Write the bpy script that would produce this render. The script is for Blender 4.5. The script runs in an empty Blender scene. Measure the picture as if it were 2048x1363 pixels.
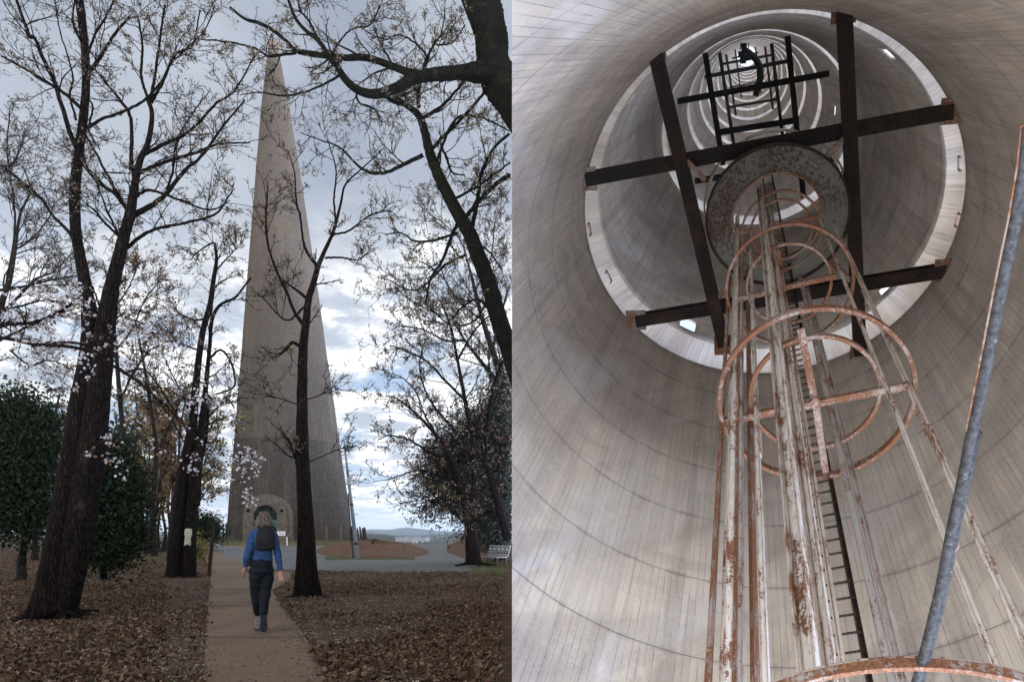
import bpy, bmesh, math, random
import numpy as np
from mathutils import Vector, Matrix
S = bpy.context.scene
COL = S.collection
F, CX, CY, CAMZ = 1500.0, 1250.0, 1066.0, 1.37      # focal length / principal point in photo pixels, eye height

# ---------------------------------------------------------------- camera
cd = bpy.data.cameras.new('camera'); cam = bpy.data.objects.new('camera', cd); COL.objects.link(cam); S.camera = cam
cam.location = (0, 0, CAMZ); cam.rotation_euler = (math.radians(90), 0, 0)
cd.sensor_fit = 'HORIZONTAL'; cd.sensor_width = 36; cd.lens = F / 2048 * 36
cd.shift_x = (1024 - CX) / 2048; cd.shift_y = (CY - 681.5) / 2048
cd.clip_start = 0.05; cd.clip_end = 30000
# ---------------------------------------------------------------- world
W = bpy.data.worlds.new('World'); S.world = W; W.use_nodes = True
SUN_EL, SUN_AZ = math.radians(38), math.radians(205)
def build_world():
    nt = W.node_tree; nt.nodes.clear(); N = nt.nodes.new; L = nt.links.new
    out = N('ShaderNodeOutputWorld'); bg = N('ShaderNodeBackground'); L(bg.outputs[0], out.inputs[0])
    tc = N('ShaderNodeTexCoord'); sp = N('ShaderNodeSeparateXYZ'); L(tc.outputs['Generated'], sp.inputs[0])
    def M(op, a, b=None, c=None, clamp=False):
        n = N('ShaderNodeMath'); n.operation = op; n.use_clamp = clamp
        for i, v in enumerate((a, b, c)):
            if v is None: continue
            if isinstance(v, (int, float)): n.inputs[i].default_value = v
            else: L(v, n.inputs[i])
        return n.outputs[0]
    def MR(v, a, b, c=0., d=1.):
        n = N('ShaderNodeMapRange'); n.interpolation_type = 'SMOOTHSTEP'; L(v, n.inputs[0])
        for i, x in enumerate((a, b, c, d)): n.inputs[i+1].default_value = x
        return n.outputs[0]
    def MX(f, a, b, t='MIX'):
        n = N('ShaderNodeMix'); n.data_type = 'RGBA'; n.blend_type = t
        for k, v in ((0, f), (6, a), (7, b)):
            if isinstance(v, (int, float)): n.inputs[k].default_value = v
            elif isinstance(v, tuple): n.inputs[k].default_value = (*v, 1)
            else: L(v, n.inputs[k])
        return n.outputs[2]
    x, y, z = sp.outputs
    zz = M('ADD', M('MAXIMUM', z, 0.0), 0.17)
    cb = N('ShaderNodeCombineXYZ'); L(M('DIVIDE', x, zz), cb.inputs[0]); L(M('DIVIDE', y, zz), cb.inputs[1])
    def noise(vec, sc, det, rough, off=0., dist=0.):
        n = N('ShaderNodeTexNoise'); n.inputs['Scale'].default_value = sc; n.inputs['Detail'].default_value = det
        n.inputs['Roughness'].default_value = rough; n.inputs['Distortion'].default_value = dist
        mp = N('ShaderNodeMapping'); mp.inputs['Location'].default_value = (off, off*.7, off*.3); L(vec, mp.inputs[0]); L(mp.outputs[0], n.inputs['Vector'])
        return n.outputs[0]
    n1 = noise(cb.outputs[0], 2.3, 7, .55, 3.4, .3)
    n2 = noise(cb.outputs[0], .9, 5, .55, 9.1, .4)
    n3 = noise(cb.outputs[0], 5.5, 6, .6, 1.7, .2)
    sky = N('ShaderNodeTexSky'); sky.sky_type = 'NISHITA'; sky.sun_disc = False
    sky.sun_elevation = SUN_EL; sky.sun_rotation = SUN_AZ
    skyc = MX(1., sky.outputs[0], (.10, .10, .10), 'MULTIPLY')
    hi = MX(MR(n2, .35, .62), (.30, .34, .42), (.50, .54, .61))
    hi = MX(MR(n1, .5, .75), hi, (.62, .645, .69))
    cloud = MX(MR(n3, .38, .66), (.46, .52, .61), (1.2, 1.19, 1.17))
    blue = MX(.75, skyc, (.42, .54, .73))
    lo = MX(MR(n1, .39, .50), blue, cloud)
    lo = MX(MR(z, .0, .07), (.62, .72, .84), lo)
    col = MX(MR(M('ADD', z, M('MULTIPLY', M('SUBTRACT', n2, .5), .55)), .22, .40), lo, hi)
    col = MX(MR(z, -.03, .0), (1.05, 1.03, 1.06), col)
    col = MX(1., col, MX(M('MULTIPLY', MR(x, .0, .3), MR(z, .0, -.1)), (1., 1., 1.), (.85, 1.05, 1.45)), 'MULTIPLY')
    boost = M('ADD', M('MULTIPLY', MR(x, -.02, .18, 0., WK['right']), MR(z, .45, -.05, .45, 1.)), MR(y, .15, -.25, 0., WK['back']))
    boost = M('ADD', boost, 1.0); boost = M('ADD', boost, M('MULTIPLY', MR(x, -.1, .25), MR(z, .0, -.2, 0., 2.2)))
    vm = N('ShaderNodeVectorMath'); vm.operation = 'SCALE'; L(col, vm.inputs[0]); L(boost, vm.inputs['Scale'])
    L(vm.outputs[0], bg.inputs[0]); bg.inputs[1].default_value = 1.0
WK = dict(right=2.4, back=1.1); HAZE = 6e-5
build_world()
sl = bpy.data.lights.new('sun', 'SUN'); sl.energy = 0.7; sl.angle = math.radians(20); sl.color = (1, .95, .88)
so = bpy.data.objects.new('sun', sl); COL.objects.link(so)
# direction the light comes from
sdir = Vector((math.sin(SUN_AZ)*math.cos(SUN_EL), math.cos(SUN_AZ)*math.cos(SUN_EL), math.sin(SUN_EL)))
so.rotation_euler = sdir.to_track_quat('Z', 'Y').to_euler(); so.location = (0, 0, 60)
S.view_settings.view_transform = 'Standard'; S.view_settings.look = 'None'; S.view_settings.exposure = 0.28; S.view_settings.gamma = 1
S.render.engine = 'CYCLES'
S.cycles.max_bounces = 8; S.cycles.diffuse_bounces = 5; S.cycles.volume_bounces = 0; S.cycles.transparent_max_bounces = 8

# ---------------------------------------------------------------- helpers
def P(px, py, Y): return Vector(((px-CX)/F*Y, Y, CAMZ + (CY-py)/F*Y))
def G(px, py): return P(px, py, F*CAMZ/(py-CY))
def new_mesh(name, V, Fc, mat, parent=None, smooth=True, mats=None, mi=None):
    me = bpy.data.meshes.new(name)
    V = np.asarray(V, np.float32)
    if isinstance(Fc, np.ndarray):
        k = Fc.shape[1]; n = len(Fc)
        me.vertices.add(len(V)); me.vertices.foreach_set('co', V.ravel())
        me.loops.add(n*k); me.loops.foreach_set('vertex_index', Fc.astype(np.int32).ravel())
        me.polygons.add(n); me.polygons.foreach_set('loop_start', np.arange(0, n*k, k, dtype=np.int32))
        me.polygons.foreach_set('loop_total', np.full(n, k, np.int32))
        me.update(calc_edges=True)
    else:
        me.from_pydata([tuple(v) for v in V], [], Fc)
    for m in (mats or [mat]): me.materials.append(m)
    if mi is not None: me.polygons.foreach_set('material_index', np.asarray(mi, np.int32))
    me.polygons.foreach_set('use_smooth', [smooth]*len(me.polygons))
    me.validate()
    o = bpy.data.objects.new(name, me); COL.objects.link(o)
    if parent is not None:
        o.parent = parent; o.matrix_parent_inverse = parent.matrix_basis.inverted()
    return o
def tag(o, label=None, cat=None, group=None, kind=None):
    if label: o['label'] = label
    if cat: o['category'] = cat
    if group: o['group'] = group
    if kind: o['kind'] = kind
    return o
def thing(name, loc, label, cat, group=None):
    o = bpy.data.objects.new(name, None); o.empty_display_size = .2; o.location = loc; COL.objects.link(o)
    return tag(o, label, cat, group)
def put(o, parent):
    o.parent = parent; o.matrix_parent_inverse = parent.matrix_basis.inverted(); return o

class MB:
    def __init__(s): s.v = []; s.f = []; s.sm = False
    def add(s, V, Fc):
        b = len(s.v); s.v += [Vector(v) for v in V]; s.f += [tuple(i+b for i in f) for f in Fc]; return s
    def box(s, c, d, ax=None):
        ax = ax or (Vector((1,0,0)), Vector((0,1,0)), Vector((0,0,1)))
        V = [Vector(c) + ax[0]*d[0]*i/2 + ax[1]*d[1]*j/2 + ax[2]*d[2]*k/2 for i in (-1,1) for j in (-1,1) for k in (-1,1)]
        return s.add(V, [(0,1,3,2),(4,6,7,5),(0,4,5,1),(2,3,7,6),(0,2,6,4),(1,5,7,3)])
    def beam(s, p0, p1, up, prof):
        """extrude a closed 2D outline prof [(u,v)] from p0 to p1; v along up"""
        p0, p1, up = Vector(p0), Vector(p1), Vector(up); t = (p1-p0).normalized()
        u = t.cross(up).normalized(); w = u.cross(t).normalized(); n = len(prof)
        V = [p + u*a + w*b for p in (p0, p1) for a, b in prof]
        return s.add(V, [(i, (i+1) % n, n+(i+1) % n, n+i) for i in range(n)] + [tuple(range(n))[::-1], tuple(range(n, 2*n))])
    def tube(s, pts, r, n=8, closed=False):
        pts = [Vector(p) for p in pts]; m = len(pts); rr = r if hasattr(r, '__len__') else [r]*m
        V = []; u = None
        for i, p in enumerate(pts):
            t = ((pts[(i+1) % m] if closed else pts[min(i+1, m-1)]) - (pts[i-1] if closed else pts[max(i-1, 0)])).normalized()
            if u is None: u = t.orthogonal().normalized()
            u = (u - t*u.dot(t)).normalized(); w = t.cross(u)
            V += [p + (u*math.cos(a)+w*math.sin(a))*rr[i] for a in [2*math.pi*k/n for k in range(n)]]
        Fc = [(i*n+k, i*n+(k+1) % n, ((i+1) % m)*n+(k+1) % n, ((i+1) % m)*n+k) for i in range(m if closed else m-1) for k in range(n)]
        if not closed: Fc += [tuple(range(n))[::-1], tuple(range((m-1)*n, m*n))]
        return s.add(V, Fc)
    def build(s, name, mat, parent=None, smooth=False): return new_mesh(name, s.v, s.f, mat, parent, smooth)
def I_prof(w, h, t):
    a, b = w/2, h/2
    return [(-a,-b),(a,-b),(a,-b+t),(t/2,-b+t),(t/2,b-t),(a,b-t),(a,b),(-a,b),(-a,b-t),(-t/2,b-t),(-t/2,-b+t),(-a,-b+t)]
def U_prof(w, h, t): return [(-w/2,-h/2),(w/2,-h/2),(w/2,h/2),(w/2-t,h/2),(w/2-t,-h/2+t),(-w/2+t,-h/2+t),(-w/2+t,h/2),(-w/2,h/2)]
def L_prof(w, t): return [(-w/2,-w/2),(w/2,-w/2),(w/2,-w/2+t),(-w/2+t,-w/2+t),(-w/2+t,w/2),(-w/2,w/2)]

SC = 7.0
A0, B0, KT, QQ = .118, -.764, .03, .904
_d = np.array([1485-CX, CY-47, F]); _d /= np.linalg.norm(_d)
_e1 = np.cross([0,1,0], _d); _e1 /= np.linalg.norm(_e1); _e2 = np.cross(_d, _e1)
wv = lambda a: Vector((a[0], a[2], a[1]))
D, E1, E2 = wv(_d), wv(_e1), wv(_e2)
# ---------------------------------------------------------------- materials
class NB:
    def __init__(s, name, rough=.9, spec=.3):
        s.m = bpy.data.materials.new(name); s.m.use_nodes = True; s.t = s.m.node_tree
        s.b = s.t.nodes['Principled BSDF']; s.b.inputs['Roughness'].default_value = rough
        s.b.inputs['Specular IOR Level'].default_value = spec; s.tc = s.t.nodes.new('ShaderNodeTexCoord')
    def n(s, k): return s.t.nodes.new(k)
    def l(s, a, b): s.t.links.new(a, b)
    def map(s, vec, scale=(1,1,1), loc=(0,0,0)):
        n = s.n('ShaderNodeMapping'); n.inputs['Scale'].default_value = scale; n.inputs['Location'].default_value = loc; s.l(vec, n.inputs[0]); return n.outputs[0]
    def noise(s, vec, sc, det=4, rough=.55, dist=0.):
        n = s.n('ShaderNodeTexNoise'); n.inputs['Scale'].default_value = sc; n.inputs['Detail'].default_value = det
        n.inputs['Roughness'].default_value = rough; n.inputs['Distortion'].default_value = dist; s.l(vec, n.inputs['Vector']); return n.outputs[0]
    def vor(s, vec, sc, out='Distance', feat='F1'):
        n = s.n('ShaderNodeTexVoronoi'); n.feature = feat; n.inputs['Scale'].default_value = sc; s.l(vec, n.inputs['Vector']); return n.outputs[out]
    def ramp(s, v, stops):
        n = s.n('ShaderNodeValToRGB'); e = n.color_ramp.elements
        while len(e) < len(stops): e.new(.5)
        for q, (p, c) in zip(e, stops): q.position = p; q.color = (*c, 1) if len(c) == 3 else c
        s.l(v, n.inputs[0]); return n.outputs[0]
    def mr(s, v, a, b, c=0., d=1.):
        n = s.n('ShaderNodeMapRange'); n.interpolation_type = 'SMOOTHSTEP'; s.l(v, n.inputs[0])
        for i, x in enumerate((a, b, c, d)): n.inputs[i+1].default_value = x
        return n.outputs[0]
    def math(s, op, a, b=None):
        n = s.n('ShaderNodeMath'); n.operation = op
        for i, v in enumerate((a, b)):
            if v is None: continue
            if isinstance(v, (int, float)): n.inputs[i].default_value = v
            else: s.l(v, n.inputs[i])
        return n.outputs[0]
    def mix(s, f, a, b, t='MIX'):
        n = s.n('ShaderNodeMix'); n.data_type = 'RGBA'; n.blend_type = t
        for k, v in ((0, f), (6, a), (7, b)):
            if isinstance(v, (int, float)): n.inputs[k].default_value = v
            elif isinstance(v, tuple): n.inputs[k].default_value = (*v, 1)
            else: s.l(v, n.inputs[k])
        return n.outputs[2]
    def bump(s, h, st=.5, d=.02):
        n = s.n('ShaderNodeBump'); n.inputs['Strength'].default_value = st; n.inputs['Distance'].default_value = d
        s.l(h, n.inputs['Height']); s.l(n.outputs[0], s.b.inputs['Normal']); return s
    def col(s, c):
        if isinstance(c, tuple): s.b.inputs['Base Color'].default_value = (*c, 1)
        else: s.l(c, s.b.inputs['Base Color'])
        return s
    def obj(s): return s.tc.outputs['Object']
def simple(name, c1, c2, sc=6, rough=.85, spec=.3, bump=.2, det=5, d=.01, stretch=(1,1,1), metal=0):
    m = NB(name, rough, spec); v = m.map(m.obj(), stretch); n = m.noise(v, sc, det)
    m.col(m.ramp(n, [(.3, c1), (.7, c2)])).bump(n, bump, d); m.b.inputs['Metallic'].default_value = metal
    return m.m
def bark(name, c1, c2, moss=None, sc=1.):
    m = NB(name, .95, .06); v = m.map(m.obj(), (1,1,.22)); a = m.vor(v, 26*sc, 'Distance', 'DISTANCE_TO_EDGE'); b = m.noise(v, 14*sc, 8, .65)
    c = m.ramp(b, [(.3, c1), (.72, c2)]); c = m.mix(m.mr(a, .0, .12), tuple(x*.45 for x in c1), c)
    big = m.noise(m.obj(), 3.2, 5, .6); c = m.mix(m.mr(big, .60, .70, 0, .5), c, tuple(min(1, x*2.2) for x in c2))
    if moss: c = m.mix(m.mr(m.noise(m.obj(), 5.5, 4), .5, .62, 0, .9), c, moss)
    h = m.math('ADD', m.mr(a, 0, .2), m.math('MULTIPLY', b, .6)); m.col(c).bump(h, .9, .03); return m.m
def leafy(name, cols, rough=.6, spec=.3, trans=.0):
    m = NB(name, rough, spec); g = m.n('ShaderNodeNewGeometry'); k = len(cols)
    c = m.ramp(g.outputs['Random Per Island'], [((i+.5)/k, x) for i, x in enumerate(cols)]); m.col(c)
    if trans:
        t = m.n('ShaderNodeBsdfTranslucent'); m.l(c, t.inputs[0]); mx = m.n('ShaderNodeMixShader'); mx.inputs[0].default_value = trans
        out = m.t.nodes['Material Output']; m.l(m.b.outputs[0], mx.inputs[1]); m.l(t.outputs[0], mx.inputs[2]); m.l(mx.outputs[0], out.inputs[0])
    return m.m
def rusty(name, paint, cover, dark=(.045,.018,.01), mid=(.20,.085,.04), sc=9, edge=True):
    m = NB(name, .75, .3); o = m.obj(); ds = []
    for ax, k in ((E1, 1.), (E2, 1.), (D, .16)):
        v = m.n('ShaderNodeVectorMath'); v.operation = 'DOT_PRODUCT'; m.l(o, v.inputs[0]); v.inputs[1].default_value = tuple(ax*k); ds.append(v.outputs['Value'])
    cb = m.n('ShaderNodeCombineXYZ'); [m.l(x, cb.inputs[i]) for i, x in enumerate(ds)]; sv = cb.outputs[0]
    n = m.noise(sv, sc*2.2, 9, .72); n2 = m.noise(o, sc*.12, 4, .5); n3 = m.noise(o, sc*6, 5, .65); n4 = m.noise(o, sc*3.2, 8, .7)
    rust = m.ramp(n3, [(.3, dark), (.52, mid), (.75, (.33,.17,.09)), (.9, (.40,.27,.18))])
    v = m.math('ADD', m.math('ADD', m.math('MULTIPLY', n, .55), m.math('MULTIPLY', n4, .45)), m.math('MULTIPLY', m.math('SUBTRACT', n2, .5), .45))
    if edge:
        bv = m.n('ShaderNodeBevel'); bv.samples = 3; bv.inputs['Radius'].default_value = .035; g = m.n('ShaderNodeNewGeometry')
        dp = m.n('ShaderNodeVectorMath'); dp.operation = 'DOT_PRODUCT'; m.l(bv.outputs[0], dp.inputs[0]); m.l(g.outputs['Normal'], dp.inputs[1])
        v = m.math('ADD', v, m.mr(dp.outputs['Value'], .99, .86, 0, .2))
    f = m.mr(v, cover-.012, cover+.035); c = m.mix(f, paint, rust)
    c = m.mix(m.mr(n, .38, .6, 0, .22), c, tuple(x*1.25 for x in mid)); m.col(c).bump(m.math('ADD', f, m.math('MULTIPLY', n3, .5)), .6, .006); return m.m
M = {}
M['bark'] = bark('bark_dark', (.006,.0042,.0036), (.020,.014,.011))
M['bark_moss'] = bark('bark_moss', (.006,.005,.004), (.017,.014,.011), (.012,.014,.006))
M['bark_far'] = simple('bark_far', (.009,.007,.006), (.022,.017,.014), 8, .95, .1, .2)
M['bud'] = leafy('young_leaves', [(.13,.092,.062),(.18,.14,.088),(.09,.06,.043),(.15,.122,.07)], .7, .2, .3)
M['bud_far'] = leafy('young_leaves_far', [(.12,.09,.07),(.15,.115,.085),(.09,.07,.06)], .7, .2, .3)
M['brownleaf'] = leafy('old_brown_leaves', [(.10,.045,.02),(.15,.07,.03),(.20,.13,.05),(.08,.04,.02)], .7, .2, .25)
M['yellowleaf'] = leafy('yellow_green_leaves', [(.16,.13,.04),(.10,.10,.03),(.20,.14,.05)], .7, .2, .25)
M['evergreen'] = leafy('evergreen_leaves', [(.005,.010,.005),(.009,.017,.008),(.016,.026,.011),(.004,.008,.004),(.026,.036,.014)], .6, .1)
M['conifer'] = leafy('conifer_needles', [(.008,.011,.006),(.011,.015,.008),(.015,.017,.009),(.022,.014,.008)], .7, .2)
M['petal'] = leafy('white_petals', [(.42,.38,.39),(.52,.49,.49),(.36,.31,.32)], .6, .2, .35)
M['litter'] = leafy('dry_leaves', [(.036,.018,.010),(.066,.034,.018),(.105,.060,.035),(.026,.014,.009),(.08,.042,.023),(.15,.098,.062)], .8, .2)
M['twigstraw'] = leafy('straw', [(.22,.17,.11),(.14,.10,.06),(.3,.26,.2)], .8, .2)
M['pebble'] = leafy('pale_fragments', [(.28,.25,.21),(.18,.15,.13),(.34,.31,.27)], .8, .2)
M['grass'] = leafy('grass_blades', [(.05,.07,.02),(.09,.10,.035),(.12,.11,.05)], .7, .2)

# ---------------------------------------------------------------- THE FLUE (right half): frame of the tube in world axes
ORI = Vector((0, 0, CAMZ))
def T(a, b, s): return ORI + (E1*a + E2*b + D*s)*SC
def TP(px, py, s):
    r = np.array([(px-CX)/F, (CY-py)/F, 1.]); r = r*s/(r@_d); return float(r@_e1), float(r@_e2)
def TW(px, py, s): a, b = TP(px, py, s); return T(a, b, s)
def hit(px, py, steps=8000, tmax=32.):
    r = np.array([(px-CX)/F, (CY-py)/F, 1.]); rs, ra, rb = r@_d, r@_e1, r@_e2
    ts = np.linspace(.01, tmax, steps); g = (ts*ra-A0)**2+((ts*rb-B0)/QQ)**2-(1-KT*ts*rs)**2
    t = ts[np.argmax(g > 0)]; return t*rs, math.atan2((t*rb-B0)/QQ, t*ra-A0)

def flue_mat():
    m = NB('board_marked_concrete', .85, .25); uv = m.tc.outputs['UV']
    sp = m.n('ShaderNodeSeparateXYZ'); m.l(uv, sp.inputs[0]); u, v = sp.outputs[0], sp.outputs[1]
    # vertical boards .17 m wide, lifts 2.6 m high
    fu = m.math('FRACT', m.math('DIVIDE', u, .17)); du = m.math('ABSOLUTE', m.math('SUBTRACT', fu, .5))
    wob = m.noise(m.map(uv, (.35,.35,1)), 1.3, 3); vv = m.math('ADD', v, m.math('MULTIPLY', wob, .12))
    fv = m.math('FRACT', m.math('DIVIDE', m.math('ADD', vv, 1.2), 2.62)); dv = m.math('ABSOLUTE', m.math('SUBTRACT', fv, .5))
    s1 = m.noise(m.map(uv, (6,.55,1)), 1.1, 6, .6)
    line = m.math('MULTIPLY', m.mr(du, .43, .5), m.mr(s1, .38, .58))
    joint = m.mr(dv, .4895, .4985)
    blot = m.noise(m.map(uv, (.22,.16,1)), 1., 5, .6, .6)
    fine = m.noise(m.map(uv, (1,1,1)), 9., 6, .65)
    streak = m.noise(m.map(uv, (1.3,.045,1)), 1.2, 5, .6)
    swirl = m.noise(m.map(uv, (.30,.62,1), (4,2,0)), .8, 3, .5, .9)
    bcol = m.vor(m.map(uv, (5.88,.38,1)), 1., 'Color')
    c = m.ramp(blot, [(.3, (.45,.37,.285)), (.5, (.63,.545,.44)), (.72, (.74,.66,.56))])
    c = m.mix(m.mr(streak, .50, .66, 0, .55), c, (.27,.225,.20))
    c = m.mix(m.mr(streak, .46, .34, 0, .35), c, (.66,.60,.50))
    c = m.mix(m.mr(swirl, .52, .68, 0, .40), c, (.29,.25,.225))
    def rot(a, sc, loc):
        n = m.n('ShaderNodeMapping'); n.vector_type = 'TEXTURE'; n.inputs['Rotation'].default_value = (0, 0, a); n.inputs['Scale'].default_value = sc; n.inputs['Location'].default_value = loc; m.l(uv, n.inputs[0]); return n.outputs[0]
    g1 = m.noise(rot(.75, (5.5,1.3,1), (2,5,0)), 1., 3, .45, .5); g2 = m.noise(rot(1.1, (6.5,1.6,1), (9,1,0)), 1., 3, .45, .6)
    c = m.mix(m.mr(g1, .50, .64, 0, .42), c, (.30,.255,.225))       # shade between dappled light streaks, painted as brownish slanting bands
    c = m.mix(m.mr(g2, .54, .68, 0, .45), c, (.72,.70,.70))         # dappled light painted into the concrete as pale slanting patches
    sepc = m.n('ShaderNodeSeparateColor'); m.l(bcol, sepc.inputs[0])
    c = m.mix(m.mr(sepc.outputs[0], 0, 1, 0, .34), c, (.30,.27,.25))
    wn = m.n('ShaderNodeTexWhiteNoise'); wn.noise_dimensions = '1D'; m.l(m.math('FLOOR', m.math('DIVIDE', m.math('ADD', vv, 1.2-1.31), 2.62)), wn.inputs['W'])
    c = m.mix(m.mr(wn.outputs['Value'], 0, 1, 0, .30), c, (.36,.31,.26))
    c = m.mix(m.mr(m.noise(m.map(uv, (.9,.5,1), (7,1,0)), 1.5, 7, .7), .58, .70, 0, .45), c, (.74,.71,.66))
    c = m.mix(m.math('MULTIPLY', m.mr(dv, .44, .499), m.mr(streak, .4, .6, 0, .5)), c, (.25,.215,.19))
    c = m.mix(m.math('MULTIPLY', line, .62), c, (.13,.11,.10))
    c = m.mix(m.math('MULTIPLY', m.math('MULTIPLY', joint, m.mr(fine, .3, .6, .35, 1)), .85), c, (.12,.11,.10))
    c = m.mix(m.mr(fine, .3, .7, 0, .18), c, (.8,.77,.73))
    m.col(c); h = m.math('SUBTRACT', m.math('MULTIPLY', fine, .25), m.math('ADD', line, joint)); m.bump(h, .5, .02); return m.m
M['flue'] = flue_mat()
M['steel_white'] = rusty('white_painted_steel', (.66,.63,.57), .548)
M['steel_grey'] = rusty('grey_painted_steel', (.40,.395,.375), .54)
M['steel_rust'] = rusty('rusted_steel', (.34,.29,.26), .47)
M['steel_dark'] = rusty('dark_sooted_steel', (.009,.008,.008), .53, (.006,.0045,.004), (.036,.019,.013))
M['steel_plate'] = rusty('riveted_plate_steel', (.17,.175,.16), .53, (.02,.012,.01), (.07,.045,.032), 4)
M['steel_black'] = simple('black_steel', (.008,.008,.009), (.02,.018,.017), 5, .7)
M['conduit'] = rusty('grey_scuffed_pipe', (.018,.0165,.0155), .60, (.08,.08,.08), (.14,.14,.14), 22, False)

LED = [3.87, 7.07, 9.4, 11.1, 12.5, 13.8, 15.0, 16.26, 17.4, 18.4, 19.4, 20.3, 21.2, 22., 22.8, 23.5]
WIN = [(1252,202),(1776,107),(1776,585),(1376,647),(1366,284),(1670,222),(1579,253),(1451,276),(1425,127),(1561,103),(1482,68),(1437,175),(1561,146),(1530,176),(1471,187),(1590,150)]
NT = 216; GAPR, GAPS, GAPF = .13, .03, .36  # gaps: unseen ring slots between wall sections, added to let daylight onto the ledges
def rad(s): return 1 - KT*s
def build_flue():
    root = thing('chimney_interior', T(A0, B0, 1.2), 'inside of the tall board marked concrete chimney seen looking up the flue', 'chimney')
    cuts = [.9] + LED + [24.6]
    holes = []
    for w in WIN:       # every opening sits on the wall just above its ledge
        hs, ht = hit(*w); lo_ = max([0]+[q for q in LED if q < hs+.12]); holes.append((max(hs, lo_+(.44 if lo_ < 4 else .40)), ht))
    nrm = Vector((1, (1250-1024)/F, 0)).normalized()       # keep the side to the right of the section plane
    for k in range(len(cuts)-1):
        s0, s1 = cuts[k] + (GAPS if k else -1.), cuts[k+1]
        off0 = GAPR if k else 0.
        n = max(2, int(round((s1-s0)/.085))); bm = bmesh.new(); uvl = bm.loops.layers.uv.new('UVMap')
        rows = []; ss = [s0 + (s1-s0)*i/n for i in range(n+1)]
        fd = .27 if k == 1 else .24; fe = fd+.035
        if k: n2 = max(2, int(round((s1-s0-fe)/.085))); ss = [s0, s0+fd*.5, s0+fd]+[s0+fe+(s1-s0-fe)*i/n2 for i in range(n2+1)]; n = len(ss)-1
        for s in ss:
            r = rad(s) + (off0*min(1., max(0., (s0+fe-s)/.035)) if k else 0.)
            rows.append([bm.verts.new(T(A0+r*math.cos(t), B0+r*QQ*math.sin(t), s)) for t in [math.pi*2*j/NT for j in range(NT)]])
        for i in range(n):
            for j in range(NT):
                tc = math.pi*2*(j+.5)/NT; sc_ = (ss[i]+ss[i+1])/2
                if k == 0:      # mouth of the flue, cut lower on the side behind the viewer
                    lim = -.1 if math.sin(tc) > .3 else (1.25 if math.sin(tc) < -.3 else .9)
                    if math.cos(tc) > .2: lim = .75 if math.sin(tc) < -.5 else .1
                    if sc_ < lim - .1: continue
                skip = False
                for hs, ht in holes:
                    if abs(sc_-hs) < (.062 if hs < 5 else .052) and abs((tc-ht+math.pi) % (2*math.pi)-math.pi)*rad(hs)*SC < .28: skip = True
                if skip: continue
                f = bm.faces.new((rows[i][j], rows[i+1][j], rows[i+1][(j+1) % NT], rows[i][(j+1) % NT])); f.smooth = not (k and i == 2)
                for lp, (a, b) in zip(f.loops, ((j, i), (j, i+1), (j+1, i+1), (j+1, i))):
                    lp[uvl].uv = (a*2*math.pi/NT*SC, ss[b]*SC)
        me = bpy.data.meshes.new('tmp'); bm.to_mesh(me); bm.free()
        o = bpy.data.objects.new('tmp', me); COL.objects.link(o)
        md = o.modifiers.new('s', 'SOLIDIFY'); md.thickness = .12; md.offset = 1
        # make sure the thickness goes outwards
        p0 = me.polygons[0]; ctr = T(A0, B0, ss[0])
        if p0.normal.dot(p0.center-ctr) < 0: md.offset = -1
        dg = bpy.context.evaluated_depsgraph_get(); m2 = bpy.data.meshes.new_from_object(o.evaluated_get(dg)); bpy.data.objects.remove(o)
        bm = bmesh.new(); bm.from_mesh(m2)
        bmesh.ops.bisect_plane(bm, geom=bm.verts[:]+bm.edges[:]+bm.faces[:], plane_co=ORI, plane_no=nrm, clear_inner=True)
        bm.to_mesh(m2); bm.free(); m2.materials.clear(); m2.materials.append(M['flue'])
        w = bpy.data.objects.new('wall_section', m2); COL.objects.link(w); put(w, root)
    # small lighting niches and brackets on the first ledges
    for px, py in ((1221,216),(1188,458),(1225,550),(1908,330),(1905,440),(1808,628)):
        s, t = hit(px, py); r = rad(s)+.034
        c = T(A0+(r-.008)*math.cos(t), B0+(r-.008)*QQ*math.sin(t), s); out = (E1*math.cos(t)+E2*math.sin(t)).normalized()
        b = MB()
        for q in (-1, 1): b.box(c + D.cross(out)*.2*q, (.05,.05,.34), (D.cross(out), out, D))
        b.box(c + D*.2, (.45,.05,.05), (D.cross(out), out, D))
        b.build('bracket', M['steel_rust'], root)
    return root
flue = build_flue()

# ---- steel floors (beam grids) hung across the flue
def grid(s, beams, w, h, mat, label, prof=True, ext=.0):
    c = TW(1500, 300, s); root = thing('beam_grid', c, label, 'steel beams', 'steel beam grids across the flue')
    for (x0, y0, x1, y1, ds) in beams:
        p0, p1 = TW(x0, y0, s+ds), TW(x1, y1, s+ds)
        g = MB().beam(p0, p1, D, I_prof(w, h, w*.12))
        if w > .35:
            t = (p1-p0).normalized(); u = t.cross(D).normalized(); L = (p1-p0).length
            for i in range(1, int(L/.32)):
                for q in (-.34, .34): g.box(p0+t*i*.32+u*w*q-D*(h/2+.012), (.05, .05, .03), (t, u, D))
            for i in range(1, int(L/2.2)): g.box(p0+t*i*2.2, (.04, w*.96, h*.74), (t, u, D))
        g.build('beam', mat, root)
    return root
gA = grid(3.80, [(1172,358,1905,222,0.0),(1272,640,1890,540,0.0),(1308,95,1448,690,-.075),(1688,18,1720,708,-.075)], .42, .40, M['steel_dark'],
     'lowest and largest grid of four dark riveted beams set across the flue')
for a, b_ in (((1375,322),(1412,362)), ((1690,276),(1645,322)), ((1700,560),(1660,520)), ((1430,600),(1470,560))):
    MB().beam(TW(*a, 3.72), TW(*b_, 3.68), D, L_prof(.16, .03)).build('brace', M['steel_rust'], gA)
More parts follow.
